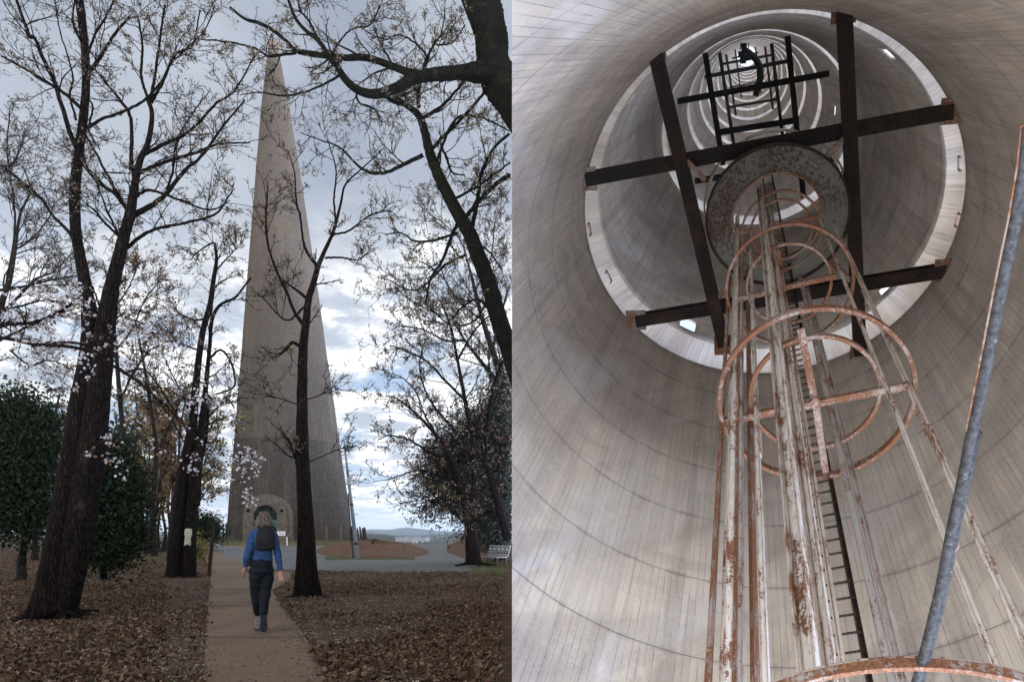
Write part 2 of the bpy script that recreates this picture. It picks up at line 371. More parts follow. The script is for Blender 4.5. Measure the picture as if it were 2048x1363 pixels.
for px, py in ((1172,358),(1905,222),(1272,640),(1890,540),(1308,95),(1448,690),(1688,18),(1720,708)):
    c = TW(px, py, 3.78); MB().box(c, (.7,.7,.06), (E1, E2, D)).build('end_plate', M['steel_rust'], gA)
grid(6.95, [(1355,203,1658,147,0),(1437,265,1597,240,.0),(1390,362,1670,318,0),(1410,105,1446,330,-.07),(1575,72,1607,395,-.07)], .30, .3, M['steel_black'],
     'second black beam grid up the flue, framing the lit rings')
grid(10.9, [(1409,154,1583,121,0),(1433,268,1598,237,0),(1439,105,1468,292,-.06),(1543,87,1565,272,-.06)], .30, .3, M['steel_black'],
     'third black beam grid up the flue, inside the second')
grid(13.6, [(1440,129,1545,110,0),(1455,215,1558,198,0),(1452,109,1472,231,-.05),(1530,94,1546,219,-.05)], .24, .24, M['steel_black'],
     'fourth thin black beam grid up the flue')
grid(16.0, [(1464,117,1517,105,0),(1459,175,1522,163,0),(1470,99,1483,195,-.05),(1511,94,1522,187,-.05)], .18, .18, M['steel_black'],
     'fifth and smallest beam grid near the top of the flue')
# bent dark duct and hanging cluster near the top
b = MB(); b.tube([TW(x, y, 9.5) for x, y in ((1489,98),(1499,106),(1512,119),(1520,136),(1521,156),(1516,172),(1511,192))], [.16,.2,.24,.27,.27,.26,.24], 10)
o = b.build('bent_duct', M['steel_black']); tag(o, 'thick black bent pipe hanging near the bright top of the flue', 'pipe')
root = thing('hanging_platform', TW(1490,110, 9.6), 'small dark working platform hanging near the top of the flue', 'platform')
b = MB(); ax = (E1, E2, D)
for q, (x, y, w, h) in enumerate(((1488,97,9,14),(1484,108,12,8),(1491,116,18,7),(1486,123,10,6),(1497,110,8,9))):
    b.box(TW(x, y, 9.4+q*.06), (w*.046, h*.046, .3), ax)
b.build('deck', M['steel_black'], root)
b = MB()
for x in (1480, 1496): b.tube([TW(x, 100, 9.55), TW(x+2, 86, 11.5)], .05, 5)
b.build('hanger', M['steel_black'], root)

# ---- ladder cage: hoops, cross arms, uprights
HP = [(1.64, 1630, 795, .222, .150), (2.53, 1578, 572, .207, .140), (3.30, 1563, 462, .165, .128)]
CA, CB = TP(1578, 572, 2.53)
cage = thing('ladder_cage', T(CA, CB, .6), 'tall cylindrical cage of rusty white painted steel uprights and hoops', 'steel cage')
def hoop(s, r, w, t, mat, a=None, b=None, q=1., n=72, name='hoop'): return hoop_mb(s, r, w, t, a, b, q, n).build(name, mat, cage)
def hoop_mb(s, r, w, t, a=None, b=None, q=1., n=72):
    a = CA if a is None else a; b = CB if b is None else b; V = []
    for i in range(n):
        an = 2*math.pi*i/n
        for rr, dd in ((r, -w/2), (r, w/2), (r-t, w/2), (r-t, -w/2)):
            V.append(T(a+rr*math.cos(an), b+rr*q*math.sin(an), s+dd))
    Fc = [(i*4+k, i*4+(k+1) % 4, ((i+1) % n)*4+(k+1) % 4, ((i+1) % n)*4+k) for i in range(n) for k in range(4)]
    return MB().add(V, Fc)
def arm(p0, p1, s, w, mat):
    MB().beam(TW(*p0, s), TW(*p1, s), D, U_prof(w, w*.8, w*.16)).build('cross_arm', mat, cage)
for k, (s, x, y, r1, r2) in enumerate(HP):
    a, b_ = TP(x, y, s); mt = M['steel_rust']
    rv = hoop_mb(s, r1, .022 if k < 2 else .02, .009, a, b_, .95); hoop(s+.02, r2, .015, .009, mt, a, b_, .95)
    for i in range(40):
        an = 2*math.pi*i/40
        for dd in (-.009, .009):
            c = T(a+(r1-.005)*math.cos(an), b_+(r1-.005)*.95*math.sin(an), s+dd*1.25); rv.box(c, (.02,.02,.02), (E1, E2, D))
    rv.build('hoop', mt, cage)
arm((1445,843), (1630,806), 1.645, .115, M['steel_rust']); arm((1636,805), (1818,770), 1.645, .115, M['steel_rust'])
arm((1601,655), (1629,798), 1.645, .115, M['steel_rust']); arm((1632,812), (1652,950), 1.645, .115, M['steel_rust'])
arm((1560,577), (1672,552), 2.54, .11, M['steel_rust']); arm((1468,600), (1556,580), 2.54, .11, M['steel_rust']); arm((1556,500), (1574,650), 2.52, .10, M['steel_rust'])
arm((1462,470), (1640,432), 3.3, .10, M['steel_rust'])
MB().box(TW(1631,806,1.63), (.17,.17,.03), ((E1+E2).normalized(), (E2-E1).normalized(), D)).build('gusset_plate', M['steel_rust'], cage)
# uprights: (pixel at hoop plane, s, profile width m, kind, s_near, s_far, material)
UP = [((1442,845),1.64,.13,'L',.62,3.1,'steel_rust'), ((1466,760),1.62,.21,'U',.6,3.42,'steel_white'), ((1483,800),1.72,.14,'U',.6,3.2,'steel_grey'),
      ((1497,812),1.78,.17,'L',.6,3.1,'steel_rust'), ((1512,800),1.70,.17,'U',.6,3.15,'steel_white'), ((1475,790),1.80,.09,'L',.6,3.4,'steel_rust'),
      ((1552,700),1.60,.26,'U',.55,3.6,'steel_white'), ((1576,716),1.66,.17,'U',.55,3.55,'steel_white'), ((1590,716),1.70,.06,'L',.55,3.5,'steel_white'),
      ((1657,800),1.90,.17,'U',.6,3.1,'steel_grey'), ((1672,810),1.98,.09,'L',.6,3.1,'steel_grey'),
      ((1764,752),1.64,.15,'U',.5,3.3,'steel_white'), ((1817,770),1.66,.17,'U',.5,3.35,'steel_white')]
for (px, py), s, w, kd, sn, sf, mt in UP:
    w *= .63 if w > .1 else .85
    a, b_ = TP(px, py, s); up = (E1*(a-CA)+E2*(b_-CB)).normalized()
    pr = U_prof(w, w*.62, w*.14) if kd == 'U' else L_prof(w, w*.14)
    MB().beam(T(a, b_, sn), T(a, b_, sf), up, pr).build('upright', M[mt], cage)
    if w > .10:      # splice plates with rivets
        for ss in (1.48, 2.35):
            c = T(a, b_, ss); v = up; u = D.cross(up)
            g = MB(); g.box(c - v*w*.36, (w*.9, .02, .9), (u, v, D))
            for i in range(-4, 5):
                for j in (-1, 1): g.box(c - v*(w*.36+.014) + u*w*.27*j + D*i*.095, (.035,.02,.035), (u, v, D))
            g.build('splice_plate', M[mt], cage)
# big hoop right under the viewer
ah, bh = TP(1850, 1324, .42); bh -= .21
hoop(.42, .21, .010, .004, M['steel_rust'], ah, bh, 1., 128, 'hoop')
hoop(.428, .2065, .006, .004, M['steel_white'], ah, bh, 1., 128, 'hoop')

# ---- riveted annular plate under the first beam grid
def annulus():
    s = 3.62; a, b_ = TP(1554, 434, s); r1, r2 = .312, .195
    root = thing('ring_platform', T(a, b_, s), 'grey riveted ring plate hanging under the lowest beam grid around the ladder', 'ring platform')
    n = 96; V = []; Fc = []
    for i in range(n):
        an = 2*math.pi*i/n; c, q = math.cos(an), math.sin(an)*.93
        for rr, dd in ((r2, 0), (r1, 0), (r1, .012), (r2, .012)): V.append(T(a+rr*c, b_+rr*q, s+dd))
    Fc = [(i*4+k, i*4+(k+1) % 4, ((i+1) % n)*4+(k+1) % 4, ((i+1) % n)*4+k) for i in range(n) for k in range(4)]
    MB().add(V, Fc).build('plate', M['steel_plate'], root)
    for nm, rr, w in (('outer_rim', r1, .03), ('inner_rim', r2, .028)):
        V = []
        for i in range(n):
            an = 2*math.pi*i/n; c, q = math.cos(an), math.sin(an)*.93
            for r_, dd in ((rr-.004, -w*.6), (rr+.006, -w*.6), (rr+.006, w), (rr-.004, w)): V.append(T(a+r_*c, b_+r_*q, s+dd))
        MB().add(V, Fc).build(nm, M['steel_rust'] if nm == 'inner_rim' else M['steel_dark'], root)
    for i in range(8):
        an = 2*math.pi*(i+.25)/8; rr = (r1+r2)/2; v = (E1*math.cos(an)+E2*math.sin(an)); u = D.cross(v)
        c = T(a+rr*math.cos(an), b_+rr*.93*math.sin(an), s-.003)
        g = MB(); g.box(c, (.42, .74, .02), (u, v, D))
        for p in (-.15, -.05, .05, .15):
            for q in (-.3, -.15, 0, .15, .3): g.box(c - D*.02 + u*p + v*q, (.045,.045,.03), (u, v, D))
        g.build('joint_plate', M['steel_plate'], root)
    for rr, dd in ((.335, .30), (.325, .42)):
        g = MB(); g.tube([T(a+rr*math.cos(t), b_+rr*.93*math.sin(t), s+dd) for t in [2*math.pi*i/64 for i in range(64)]], .035, 6, True)
        g.build('hand_rail', M['steel_white'], root)
annulus()
# ---- ladder
def ladder():
    a, b_ = TP(1645, 1040, 1.45); al, _ = TP(1617, 1047, 1.45); ar, br = TP(1677, 1035, 1.45)
    root = thing('ladder', T(a, b_, .7), 'long dark steel rung ladder running up the middle of the cage', 'ladder')
    uv_ = Vector((ar-al, br-TP(1617,1047,1.45)[1], 0)); al, bl = al, TP(1617,1047,1.45)[1]
    for (x, y, w) in ((al, bl, .06), (ar, br, .085)):
        MB().beam(T(x, y, .7), T(x, y, 6.6), E2, L_prof(w, .014)).build('rail', M['steel_dark'], root)
    for i in range(100):
        s = .82 + i*.35/SC
        MB().tube([T(al, bl, s), T(ar, br, s)], .019, 6).build('rung', M['steel_dark'], root)
ladder()
# ---- pipe leaning across the right edge, close by
def pipe():
    pts = [(2056,250,.40),(2048,330,.405),(2030,440,.41),(2005,560,.415),(1978,700,.42),(1945,860,.42),(1925,960,.42),(1905,1050,.42),(1880,1180,.42),(1850,1300,.42),(1828,1380,.42),(1815,1450,.42)]
    wd = [30,30,31,31,31,29,26,26,25,24,23,22]
    P3 = [TW(x, y, s) for x, y, s in pts]
    rr = [w*.84/2/F*p.y for w, p in zip(wd, P3)]
    root = thing('hanging_cable', P3[-1], 'grey scuffed cable hanging diagonally in front of the cage at the right edge', 'cable')
    MB().tube(P3, rr, 14).build('cable_sheath', M['conduit'], root, True)
    MB().tube([p + E1*r*.95 - E2*r*.3 for p, r in zip(P3[5:], rr[5:])], [r*.62 for r in rr[5:]], 10).build('second_cable', M['conduit'], root, True)
    MB().tube([p - E1*r*.9 for p, r in zip(P3[:6], rr[:6])], [r*.33 for r in rr[:6]], 8).build('wire', M['steel_grey'], root, True)
    c = TW(1902, 1092, .42)
    MB().tube([c + E1*.032*math.cos(t) + D*.012*math.sin(t)*1. + E2*.02*math.sin(t) for t in [2*math.pi*i/20 for i in range(20)]], .0035, 6, True).build('cable_tie', M['steel_white'], root, True)
pipe()

# ================================================================= LEFT HALF
rng = np.random.default_rng(7)
def frames(Pt):
    """Pt (N,K,3) -> tangents and two normals"""
    t = np.gradient(Pt, axis=1); t /= np.linalg.norm(t, axis=2, keepdims=True)+1e-9
    ref = np.where(np.abs(t[..., 1:2].mean(1, keepdims=True)) < .75, np.array([0., 1, 0]), np.array([1., 0, 0]))
    u = np.cross(t, ref); u /= np.linalg.norm(u, axis=2, keepdims=True)+1e-9
    return t, u, np.cross(t, u)
def tubes(Pt, R, n, rough=None):
    N, K, _ = Pt.shape; t, u, w = frames(Pt); a = np.arange(n)*2*np.pi/n
    RR = R[..., None]*np.ones(n)
    if rough is not None: RR = RR*rough
    V = Pt[:, :, None]+u[:, :, None]*(np.cos(a)[:, None]*RR[..., None])+w[:, :, None]*(np.sin(a)[:, None]*RR[..., None])
    i = np.arange(K-1)[:, None]*n; j = np.arange(n)[None]; j2 = (j+1) % n
    q = np.stack([i+j, i+j2, i+n+j2, i+n+j], -1).reshape(-1, 4)
    Fc = (q[None]+(np.arange(N)*K*n)[:, None, None]).reshape(-1, 4)
    return V.reshape(-1, 3), Fc
def merge(parts):
    V, Fc, b = [], [], 0
    for v, f in parts: V.append(v); Fc.append(f+b); b += len(v)
    return np.concatenate(V), np.concatenate(Fc)
def resample(pts, K):
    pts = np.asarray(pts, float); n = len(pts)
    if n < 3: return np.stack([np.interp(np.linspace(0, n-1, K), np.arange(n), pts[:, i]) for i in range(pts.shape[1])], 1)
    q = np.vstack([2*pts[0]-pts[1], pts, 2*pts[-1]-pts[-2]]); x = np.linspace(0, n-1-1e-6, K); i = x.astype(int); f = (x-i)[:, None]
    a, b, c, d = q[i], q[i+1], q[i+2], q[i+3]
    return .5*((2*b)+(c-a)*f+(2*a-5*b+4*c-d)*f**2+(3*b-a-3*c+d)*f**3)
def limb3(pts, Y0, dy, K=30, wob=.0):
    """pixel polyline [(x, y, width)] at depth Y0 drifting by dy -> world points and radii"""
    q = resample(pts, K); Y = Y0 + dy*np.linspace(0, 1, K)**1.3
    if wob: q[1:-1, :2] += (rng.normal(size=(K-2, 2))*wob)
    X = np.stack([(q[:, 0]-CX)/F*Y, Y, CAMZ+(CY-q[:, 1])/F*Y], 1)
    return X, np.maximum(q[:, 2], .9)/2/F*Y*np.cos(np.arctan((q[:, 0]-CX)/F))
def unit(v): return v/(np.linalg.norm(v, axis=-1, keepdims=True)+1e-9)
def spawn(Pt, R, cnt, tmin, tmax, ang, up=.0, flat=.0):
    """cnt children on every curve -> start, direction, parent's radius, t"""
    N, K, _ = Pt.shape; idx = np.repeat(np.arange(N), cnt); t = tmin+(tmax-tmin)*rng.random(len(idx))
    f = t*(K-1); i = np.minimum(f.astype(int), K-2); w = (f-i)[:, None]
    p = Pt[idx, i]*(1-w)+Pt[idx, i+1]*w; tg = unit(Pt[idx, i+1]-Pt[idx, i]); r = R[idx, i]
    pr = rng.normal(size=p.shape); pr[:, 1] *= (1-flat); pr -= tg*(pr*tg).sum(1, keepdims=True); pr = unit(pr)
    a = np.radians(ang[0]+(ang[1]-ang[0])*rng.random(len(idx)))[:, None]
    d = unit(tg*np.cos(a)+pr*np.sin(a)+np.array([0, 0, up])); return p, d, r, t, idx
def grow(p, d, L, r, K, wander, up=.0, tip=.25):
    N = len(p); Pt = np.zeros((N, K, 3)); Pt[:, 0] = p; dd = d.copy(); st = (L/(K-1))[:, None]
    for k in range(1, K):
        dd = unit(dd+rng.normal(size=(N, 3))*wander+np.array([0, 0, up])); Pt[:, k] = Pt[:, k-1]+dd*st
    R = r[:, None]*np.linspace(1, tip, K)[None]; return Pt, R
def leaves(Pt, per, size, tmin=.3, spread=.03):
    """little two-triangle leaves in tufts along the last twigs"""
    p, d, _, _, _ = spawn(Pt, np.ones(Pt.shape[:2]), per, tmin, 1., (20, 80))
    p = p+rng.normal(size=p.shape)*spread
    a = unit(rng.normal(size=p.shape)+d*1.2); b = unit(np.cross(a, rng.normal(size=p.shape)))
    s = (size*(.5+rng.random(len(p))))[:, None]
    V = np.stack([p, p+a*s*.5+b*s*.32, p+a*s, p+a*s*.5-b*s*.32], 1).reshape(-1, 3)
    return V, np.arange(len(V)).reshape(-1, 4)
def clipside(P0):      # drop curves that would reach across the section plane into the flue mouth
    lim = (1024-CX)/F; return (P0[..., 0] < lim*P0[..., 1]-.02).all(axis=1)
def flare_rough(K, n, base_amp, seed, roots=5, frac=.09, bump=.05):
    r = np.random.default_rng(seed); a = np.arange(n)*2*np.pi/n; h = np.linspace(0, 1, K)
    g = np.ones((K, n)); ph = r.random(4)*6.28
    g += base_amp*np.exp(-h/frac)[:, None]*(.55+.6*np.cos(roots*a+ph[0])+.25*np.cos(2*a+ph[1]))[None]
    z = r.normal(size=(K+8, n)); z = (z[:-8]+z[2:-6]+z[4:-4]+z[6:-2]+z[8:])/5; z = (z+np.roll(z, 1, 1)+np.roll(z, -1, 1))/3
    for c in (3, 5, 7): g += .035*np.sin(c*a[None]+h[:, None]*9*r.random()+r.random()*6)
    return np.maximum(g+z*bump*3, .3)
def tree(name, label, cat, Y, trunks, limbs=(), twig=None, leaf=None, mat='bark', group=None, base=None, sub=None, flat=.3):
    """trunks/limbs: (points, dY, [flare]); twig: dict; leaf: (material, size, per) """
    tw = dict(n1=9, l1=(35, 130), n2=6, l2=.5, n3=5, l3=.5, ang=(25, 65), up=.12, wander=.16, r=.4, tmin=.25, far=False); tw.update(twig or {})
    base = base or G(trunks[0][0][0][0], trunks[0][0][0][1])
    root = thing(name, base, label, cat, group); allP, allR = [], []
    n = 20
    for k, tr in enumerate(trunks):
        pts, dy = tr[0], tr[1]; fl = tr[2] if len(tr) > 2 else 0.; K = 60
        X, R = limb3(pts, Y+(tr[3] if len(tr) > 3 else 0), dy, K)
        rg = flare_rough(K, n, fl, k+len(label))
        v, f = tubes(X[None], R[None], n, rg[None]); new_mesh('trunk', v, f, M[mat], root)
        if fl > .1:     # spreading surface roots
            rr_ = np.random.default_rng(k+3); b0 = X[0]; r0 = R[0]; nr = 7; ph = rr_.random()*6; rp = []
            for q in range(nr):
                a = ph+q*6.283/nr+rr_.normal()*.18; L = r0*(2.2+1.5*rr_.random()); d_ = np.array([math.cos(a), math.sin(a), 0]); sd = np.array([-d_[1], d_[0], 0])*rr_.normal()*.25
                pts = resample(np.array([b0+d_*r0*.35+[0,0,r0*1.5], b0+d_*r0*.85+[0,0,r0*.55], b0+d_*r0*1.35+sd*r0*.4+[0,0,r0*.16], b0+d_*L+sd*r0+[0,0,-r0*.12]]), 12)
                rp.append((pts, np.linspace(r0*.42, r0*.09, 12)))
            v, f = tubes(np.stack([p for p, _ in rp]), np.stack([q for _, q in rp]), 9, 1+.12*rr_.normal(size=(nr, 12, 9))); new_mesh('roots', v, f, M[mat], root)
        allP.append(X[::2]); allR.append(R[::2])
    lp = []
    for lb in limbs:
        X, R = limb3(lb[0], Y+(lb[2] if len(lb) > 2 else 0), lb[1], 30, .5); allP.append(X); allR.append(R)
        rg = flare_rough(30, 8, 0, len(lb[0]), bump=.07)
        v, f = tubes(X[None], R[None], 8, rg[None]); new_mesh('limb', v, f, M[mat], root)
    A = np.stack([x for x in allP]); AR = np.stack(allR)
    if tw['n1']:
        nt = len(trunks); parts = []
        lo = [tw['tmin']]*len(A)
        p, d, r, t, _ = spawn(A, AR, tw['n1'], tw['tmin'], 1., tw['ang'], tw['up'], flat)
        ok = r < tw.get('rmax', 9); p, d, r = p[ok], d[ok], r[ok]
        sc = Y/F; L = tw['l1'][0]+(tw['l1'][1]-tw['l1'][0])*rng.random(len(p))**1.4
        r1 = np.clip(r/sc*tw['r'], .75, 1.+.014*L)*sc; L = L*sc
        P1, R1 = grow(p, d, L, r1, 9, tw['wander'], tw['up']*.35)
        p, d, r, t, ix = spawn(P1, R1, tw['n2'], .15, .98, (25, 65), tw['up'], flat*.5); L2 = L[ix]*tw['l2']*(.35+.65*rng.random(len(p)))*(1.15-t*.5)
        P2, R2 = grow(p, d, L2, np.maximum(r*.62, .6*sc), 6, tw['wander']*1.1, tw['up']*.3)
        p, d, r, t, ix = spawn(P2, R2, tw['n3'], .15, 1., (20, 65), tw['up'], flat*.3); L3 = L2[ix]*tw['l3']*(.35+.65*rng.random(len(p)))
        P3, R3 = grow(p, d, L3, np.maximum(r*.65, tw.get('rmin', .45)*sc), 4, tw['wander']*1.2, .03)
        k1, k2, k3 = clipside(P1), clipside(P2), clipside(P3); P1, R1, P2, R2, P3, R3 = P1[k1], R1[k1], P2[k2], R2[k2], P3[k3], R3[k3]
        v, f = merge([tubes(P1, R1, 5), tubes(P2, R2, 4), tubes(P3, R3, 3)]); new_mesh('twigs', v, f, M[mat], root)
        if leaf:
            ls = leaf if isinstance(leaf, list) else [leaf]
            for mname, size, per, sel in ls:
                m = rng.random(len(P3)) < sel
                v, f = leaves(P3[m], per, size*sc, .25, size*.5*sc); new_mesh('foliage', v, f, M[mname], root, False)
    return root

# ---------------------------------------------------------------- ground, path, gravel
LIM = (1024-CX)/F
def gz(x, y):
    x = np.asarray(x, float); y = np.asarray(y, float)
    side = np.clip((x-(-.355*y))/(.03*y+1), 0, 1)
    st = 104*side+230*(1-side)
    dd = np.maximum(y-st, 0); z = -np.minimum(dd*.22, 0)-dd**1.0*.16*np.minimum(dd/40, 1); z = np.maximum(z, -46)
    r = np.sqrt(((x+53.5)/1.)**2+(y-130)**2)          # the tower stands on a low rise
    z += .5*np.clip(1-(r-11)/9, 0, 1)**2*(r > 0)
    return z
def mat_ground():
    m = NB('leaf_strewn_earth', .95, .1); o = m.obj(); a = m.noise(o, .35, 5, .6); b = m.noise(o, 3.2, 8, .68); c = m.noise(o, 24, 6, .7); w = m.vor(o, 13, 'Color')
    s = m.n('ShaderNodeSeparateColor'); m.l(w, s.inputs[0])
    col = m.ramp(c, [(.3, (.022,.014,.009)), (.5, (.050,.032,.020)), (.7, (.095,.064,.043))])
    col = m.mix(m.mr(b, .42, .62, 0, .75), col, m.ramp(s.outputs[0], [(.2, (.05,.026,.015)), (.5, (.095,.053,.031)), (.9, (.15,.095,.06))]))
    col = m.mix(m.mr(a, .5, .66, 0, .6), col, (.10,.064,.042)); m.col(col).bump(m.math('ADD', c, m.math('MULTIPLY', w, .5)), .9, .03); return m.m
M['ground'] = mat_ground()
def mat_path():
    m = NB('coloured_concrete_path', .9, .2); o = m.obj(); a = m.noise(o, .8, 5, .6); b = m.noise(o, 60, 4, .7); st = m.noise(m.map(o, (1,.15,1)), 2.2, 5, .6)
    c = m.ramp(a, [(.3, (.100,.064,.039)), (.7, (.135,.089,.056))]); c = m.mix(m.mr(b, .45, .7, 0, .55), c, (.26,.20,.15)); c = m.mix(m.mr(st, .5, .68, 0, .5), c, (.085,.058,.04)); c = m.mix(m.mr(m.noise(o, 2.6, 8, .7), .52, .66, 0, .5), c, (.095,.066,.046))
    m.col(c).bump(b, .3, .004); return m.m
M['path'] = mat_path()
M['joint'] = simple('joint_filler', (.05,.035,.028), (.08,.055,.04), 20)
def mat_gravel():
    m = NB('grey_gravel', .95, .15); o = m.obj(); v = m.vor(o, 34, 'Color'); s = m.n('ShaderNodeSeparateColor'); m.l(v, s.inputs[0]); a = m.noise(m.map(o, (1,.3,1)), .25, 5, .6)
    c = m.ramp(s.outputs[0], [(.1, (.06,.060,.058)), (.5, (.112,.113,.110)), (.9, (.20,.20,.195))]); c = m.mix(m.mr(a, .45, .65, 0, .5), c, (.09,.08,.07))
    m.col(c).bump(s.outputs[1], .8, .02); return m.m
M['gravel'] = mat_gravel()
M['dirt'] = simple('red_brown_soil', (.065,.036,.022), (.125,.072,.042), 2.1, .95, .1, .8, 8, .08)
M['drygrass'] = simple('dry_turf', (.07,.046,.026), (.13,.088,.05), 2.5, .95, .1, .8, 8, .06)
M['forest'] = simple('far_wooded_hill', (.020,.028,.016), (.055,.055,.032), .012, .95, .1, .8, 10, 6.)
M['mountain'] = simple('far_mountain', (.03,.04,.03), (.05,.055,.04), .002, .95, .1, .5, 6, 20.)
def sheet(name, mat, ys, xr, dz=0., kind='structure', nx=60, extra=None):
    V = []; Fc = []
    for y in ys:
        a, b = xr(y)
        for k in range(nx+1):
            x = a+(b-a)*k/nx; V.append((x, y, float(gz(x, y))+dz+(extra(x, y) if extra else 0)))
    for i in range(len(ys)-1):
        for k in range(nx): q = i*(nx+1)+k; Fc.append((q, q+1, q+nx+2, q+nx+1))
    o = new_mesh(name, V, Fc, mat); tag(o, kind=kind); return o
ys = list(np.geomspace(2.5, 60, 60))+list(np.linspace(62, 260, 70))+list(np.geomspace(270, 9000, 40))
def micro(x, y): return 0. if y > 60 else .018*math.sin(x*2.1+y*.7)*math.sin(y*1.3-x*.6)*0
sheet('ground', M['ground'], ys, lambda y: (-1.15*y-14, LIM*y), 0, nx=110)
# wooded ridges and mountains far beyond
def ridge(name, Y, x0, x1, topf, basez, mat, th, seed, amp, label=None):
    r = np.random.default_rng(seed); V = []; Fc = []; n = 260
    ph = r.random(12)*6.28; fr = np.array([1.3,2.1,3.7,5.9,9.1,14,23,37,61,97,151,233])
    for k in range(n+1):
        px = x0+(x1-x0)*k/n; t = k/n
        top = topf(px)+amp*sum(math.sin(f*t*6.28+p)/(1+f*.35) for f, p in zip(fr, ph))
        a = P(px, top, Y); b_ = P(px, top, Y+th); xb = (px-CX)/F
        V += [(xb*(Y-th*.6), Y-th*.6, basez), (xb*(Y-th*.25), Y-th*.25, basez+(a.z-basez)*.62), tuple(a), (xb*(Y+th), Y+th, basez)]
    for k in range(n):
        for j in range(3): q = k*4+j; Fc.append((q, q+4, q+5, q+1))
    o = new_mesh(name, V, Fc, mat); tag(o, kind='structure'); return o
itp = lambda xs, ys_: (lambda x: float(np.interp(x, xs, ys_)))
ridge('mountain', 7600, -300, 1020, itp([-300,300,600,700,741,780,800,818,840,870,920,1020], [1066,1062,1064,1062,1058,1059,1055.5,1054.5,1057,1060.5,1063,1066]), -40, M['mountain'], 900, 1, .5)
ridge('wooded_hill', 3000, 0, 1020, itp([0,400,700,741,790,840,880,1020], [1066,1068,1067,1065,1070,1070.5,1068.5,1064]), -46, M['forest'], 260, 5, .9)
ridge('wooded_hill', 1500, 0, 1020, itp([0,400,640,690,741,770,785,800,850,870,900,1020], [1072,1074,1074,1072,1069,1069,1072,1079,1080,1078,1070,1068]), -46, M['forest'], 200, 9, 1.1)
# far village on the slope
hr = np.random.default_rng(3)
M['farwall'] = simple('pale_far_walls', (.22,.22,.21), (.36,.35,.33), .2); M['farroof'] = simple('far_roofs', (.12,.13,.15), (.2,.2,.22), .2)
vill = []
for k in range(60):
    px = 792+hr.random()*68; py = 1073.5+hr.random()*6.5*(1-abs(px-826)/60); Y = 1460-(py-1073)*14
    c = P(px, py, Y); w = 1.6+hr.random()*2.4; d_ = 2+hr.random()*2; h = .8+hr.random()*1.1
    root = thing('far_house', (c.x, c.y, c.z-3), 'tiny pale house of the village on the distant wooded slope', 'house', 'houses of the far village')
    MB().box(c+Vector((0,0,h/2-3)), (w, d_, h+5)).build('wall', M['farwall'], root)
    z = c.z+h-.55; x, y = c.x, c.y; w2, d2 = w/2+.1, d_/2+.1
    MB().add([(x-w2,y-d2,z),(x+w2,y-d2,z),(x+w2,y+d2,z),(x-w2,y+d2,z),(x-w2,y,z+.7),(x+w2,y,z+.7)], [(0,1,5,4),(2,3,4,5),(0,4,3),(1,2,5),(0,3,2,1)]).build('roof', M['farroof'], root)
c = P(826, 1073.2, 1480); root = thing('warehouse', c, 'long bright pale roofed warehouse on the distant slope', 'building')
MB().box(c, (30, 9, 1.6)).build('wall', M['farwall'], root); MB().box(c+Vector((0,0,1.0)), (31, 10, .4)).build('roof', M['farwall'], root)

# flat sheets from pixel outlines, laid on the ground
def slab(name, mat, pix, dz, th=.0, kind='structure'):
    bm = bmesh.new(); vs = []
    for x, y in pix: p = G(x, y); vs.append(bm.verts.new((p.x, p.y, float(gz(p.x, p.y))+dz)))
    f = bm.faces.new(vs); f.normal_update()
    if f.normal.z < 0: f.normal_flip()
    if th:
        r = bmesh.ops.extrude_face_region(bm, geom=[f]); bmesh.ops.translate(bm, verts=[v for v in r['geom'] if isinstance(v, bmesh.types.BMVert)], vec=(0, 0, -th))
        bmesh.ops.recalc_face_normals(bm, faces=bm.faces)
    bmesh.ops.triangulate(bm, faces=bm.faces); me = bpy.data.meshes.new(name); bm.to_mesh(me); bm.free(); me.materials.append(mat)
    o = bpy.data.objects.new(name, me); COL.objects.link(o); tag(o, kind=kind); return o
slab('gravel', M['gravel'], [(424,1088),(440,1086.5),(470,1088),(600,1089.5),(640,1087),(740,1086),(860,1087),(903,1086),(893,1092),(895,1104),(930,1116),(958,1127),(990,1137),(1010,1140),(860,1143),(760,1144),(640,1140),(560,1138),(470,1134),(440,1120),(424,1104)], .004)
PATH_L = [(402,1420),(406,1363),(411,1300),(413,1270),(416,1215),(419,1180),(422,1152),(422,1142),(417,1130),(408,1118),(400,1108),(395,1098),(392,1088),(394,1080)]
PATH_R = [(417,1080),(422,1090),(431,1102),(447,1113),(466,1117),(480,1124),(489,1135),(505,1141),(545,1143),(584,1145),(583,1160),(562,1171),(543,1182),(566,1216),(600,1262),(610,1278),(652,1357),(690,1420)]
slab('path', M['path'], PATH_L+PATH_R, .035, .06)
jb = MB()
for y, x0, x1 in ((1278.5,413,609),(1214.5,416.5,563),(1180,419,541)):
    w = .8; a, b_ = G(x0, y-w), G(x1, y-w); c_, d_ = G(x1, y+w), G(x0, y+w)
    jb.add([v+Vector((0,0,.0375)) for v in (a, b_, c_, d_)], [(0,3,2,1)])
o = jb.build('path_joint', M['joint']); tag(o, kind='structure')
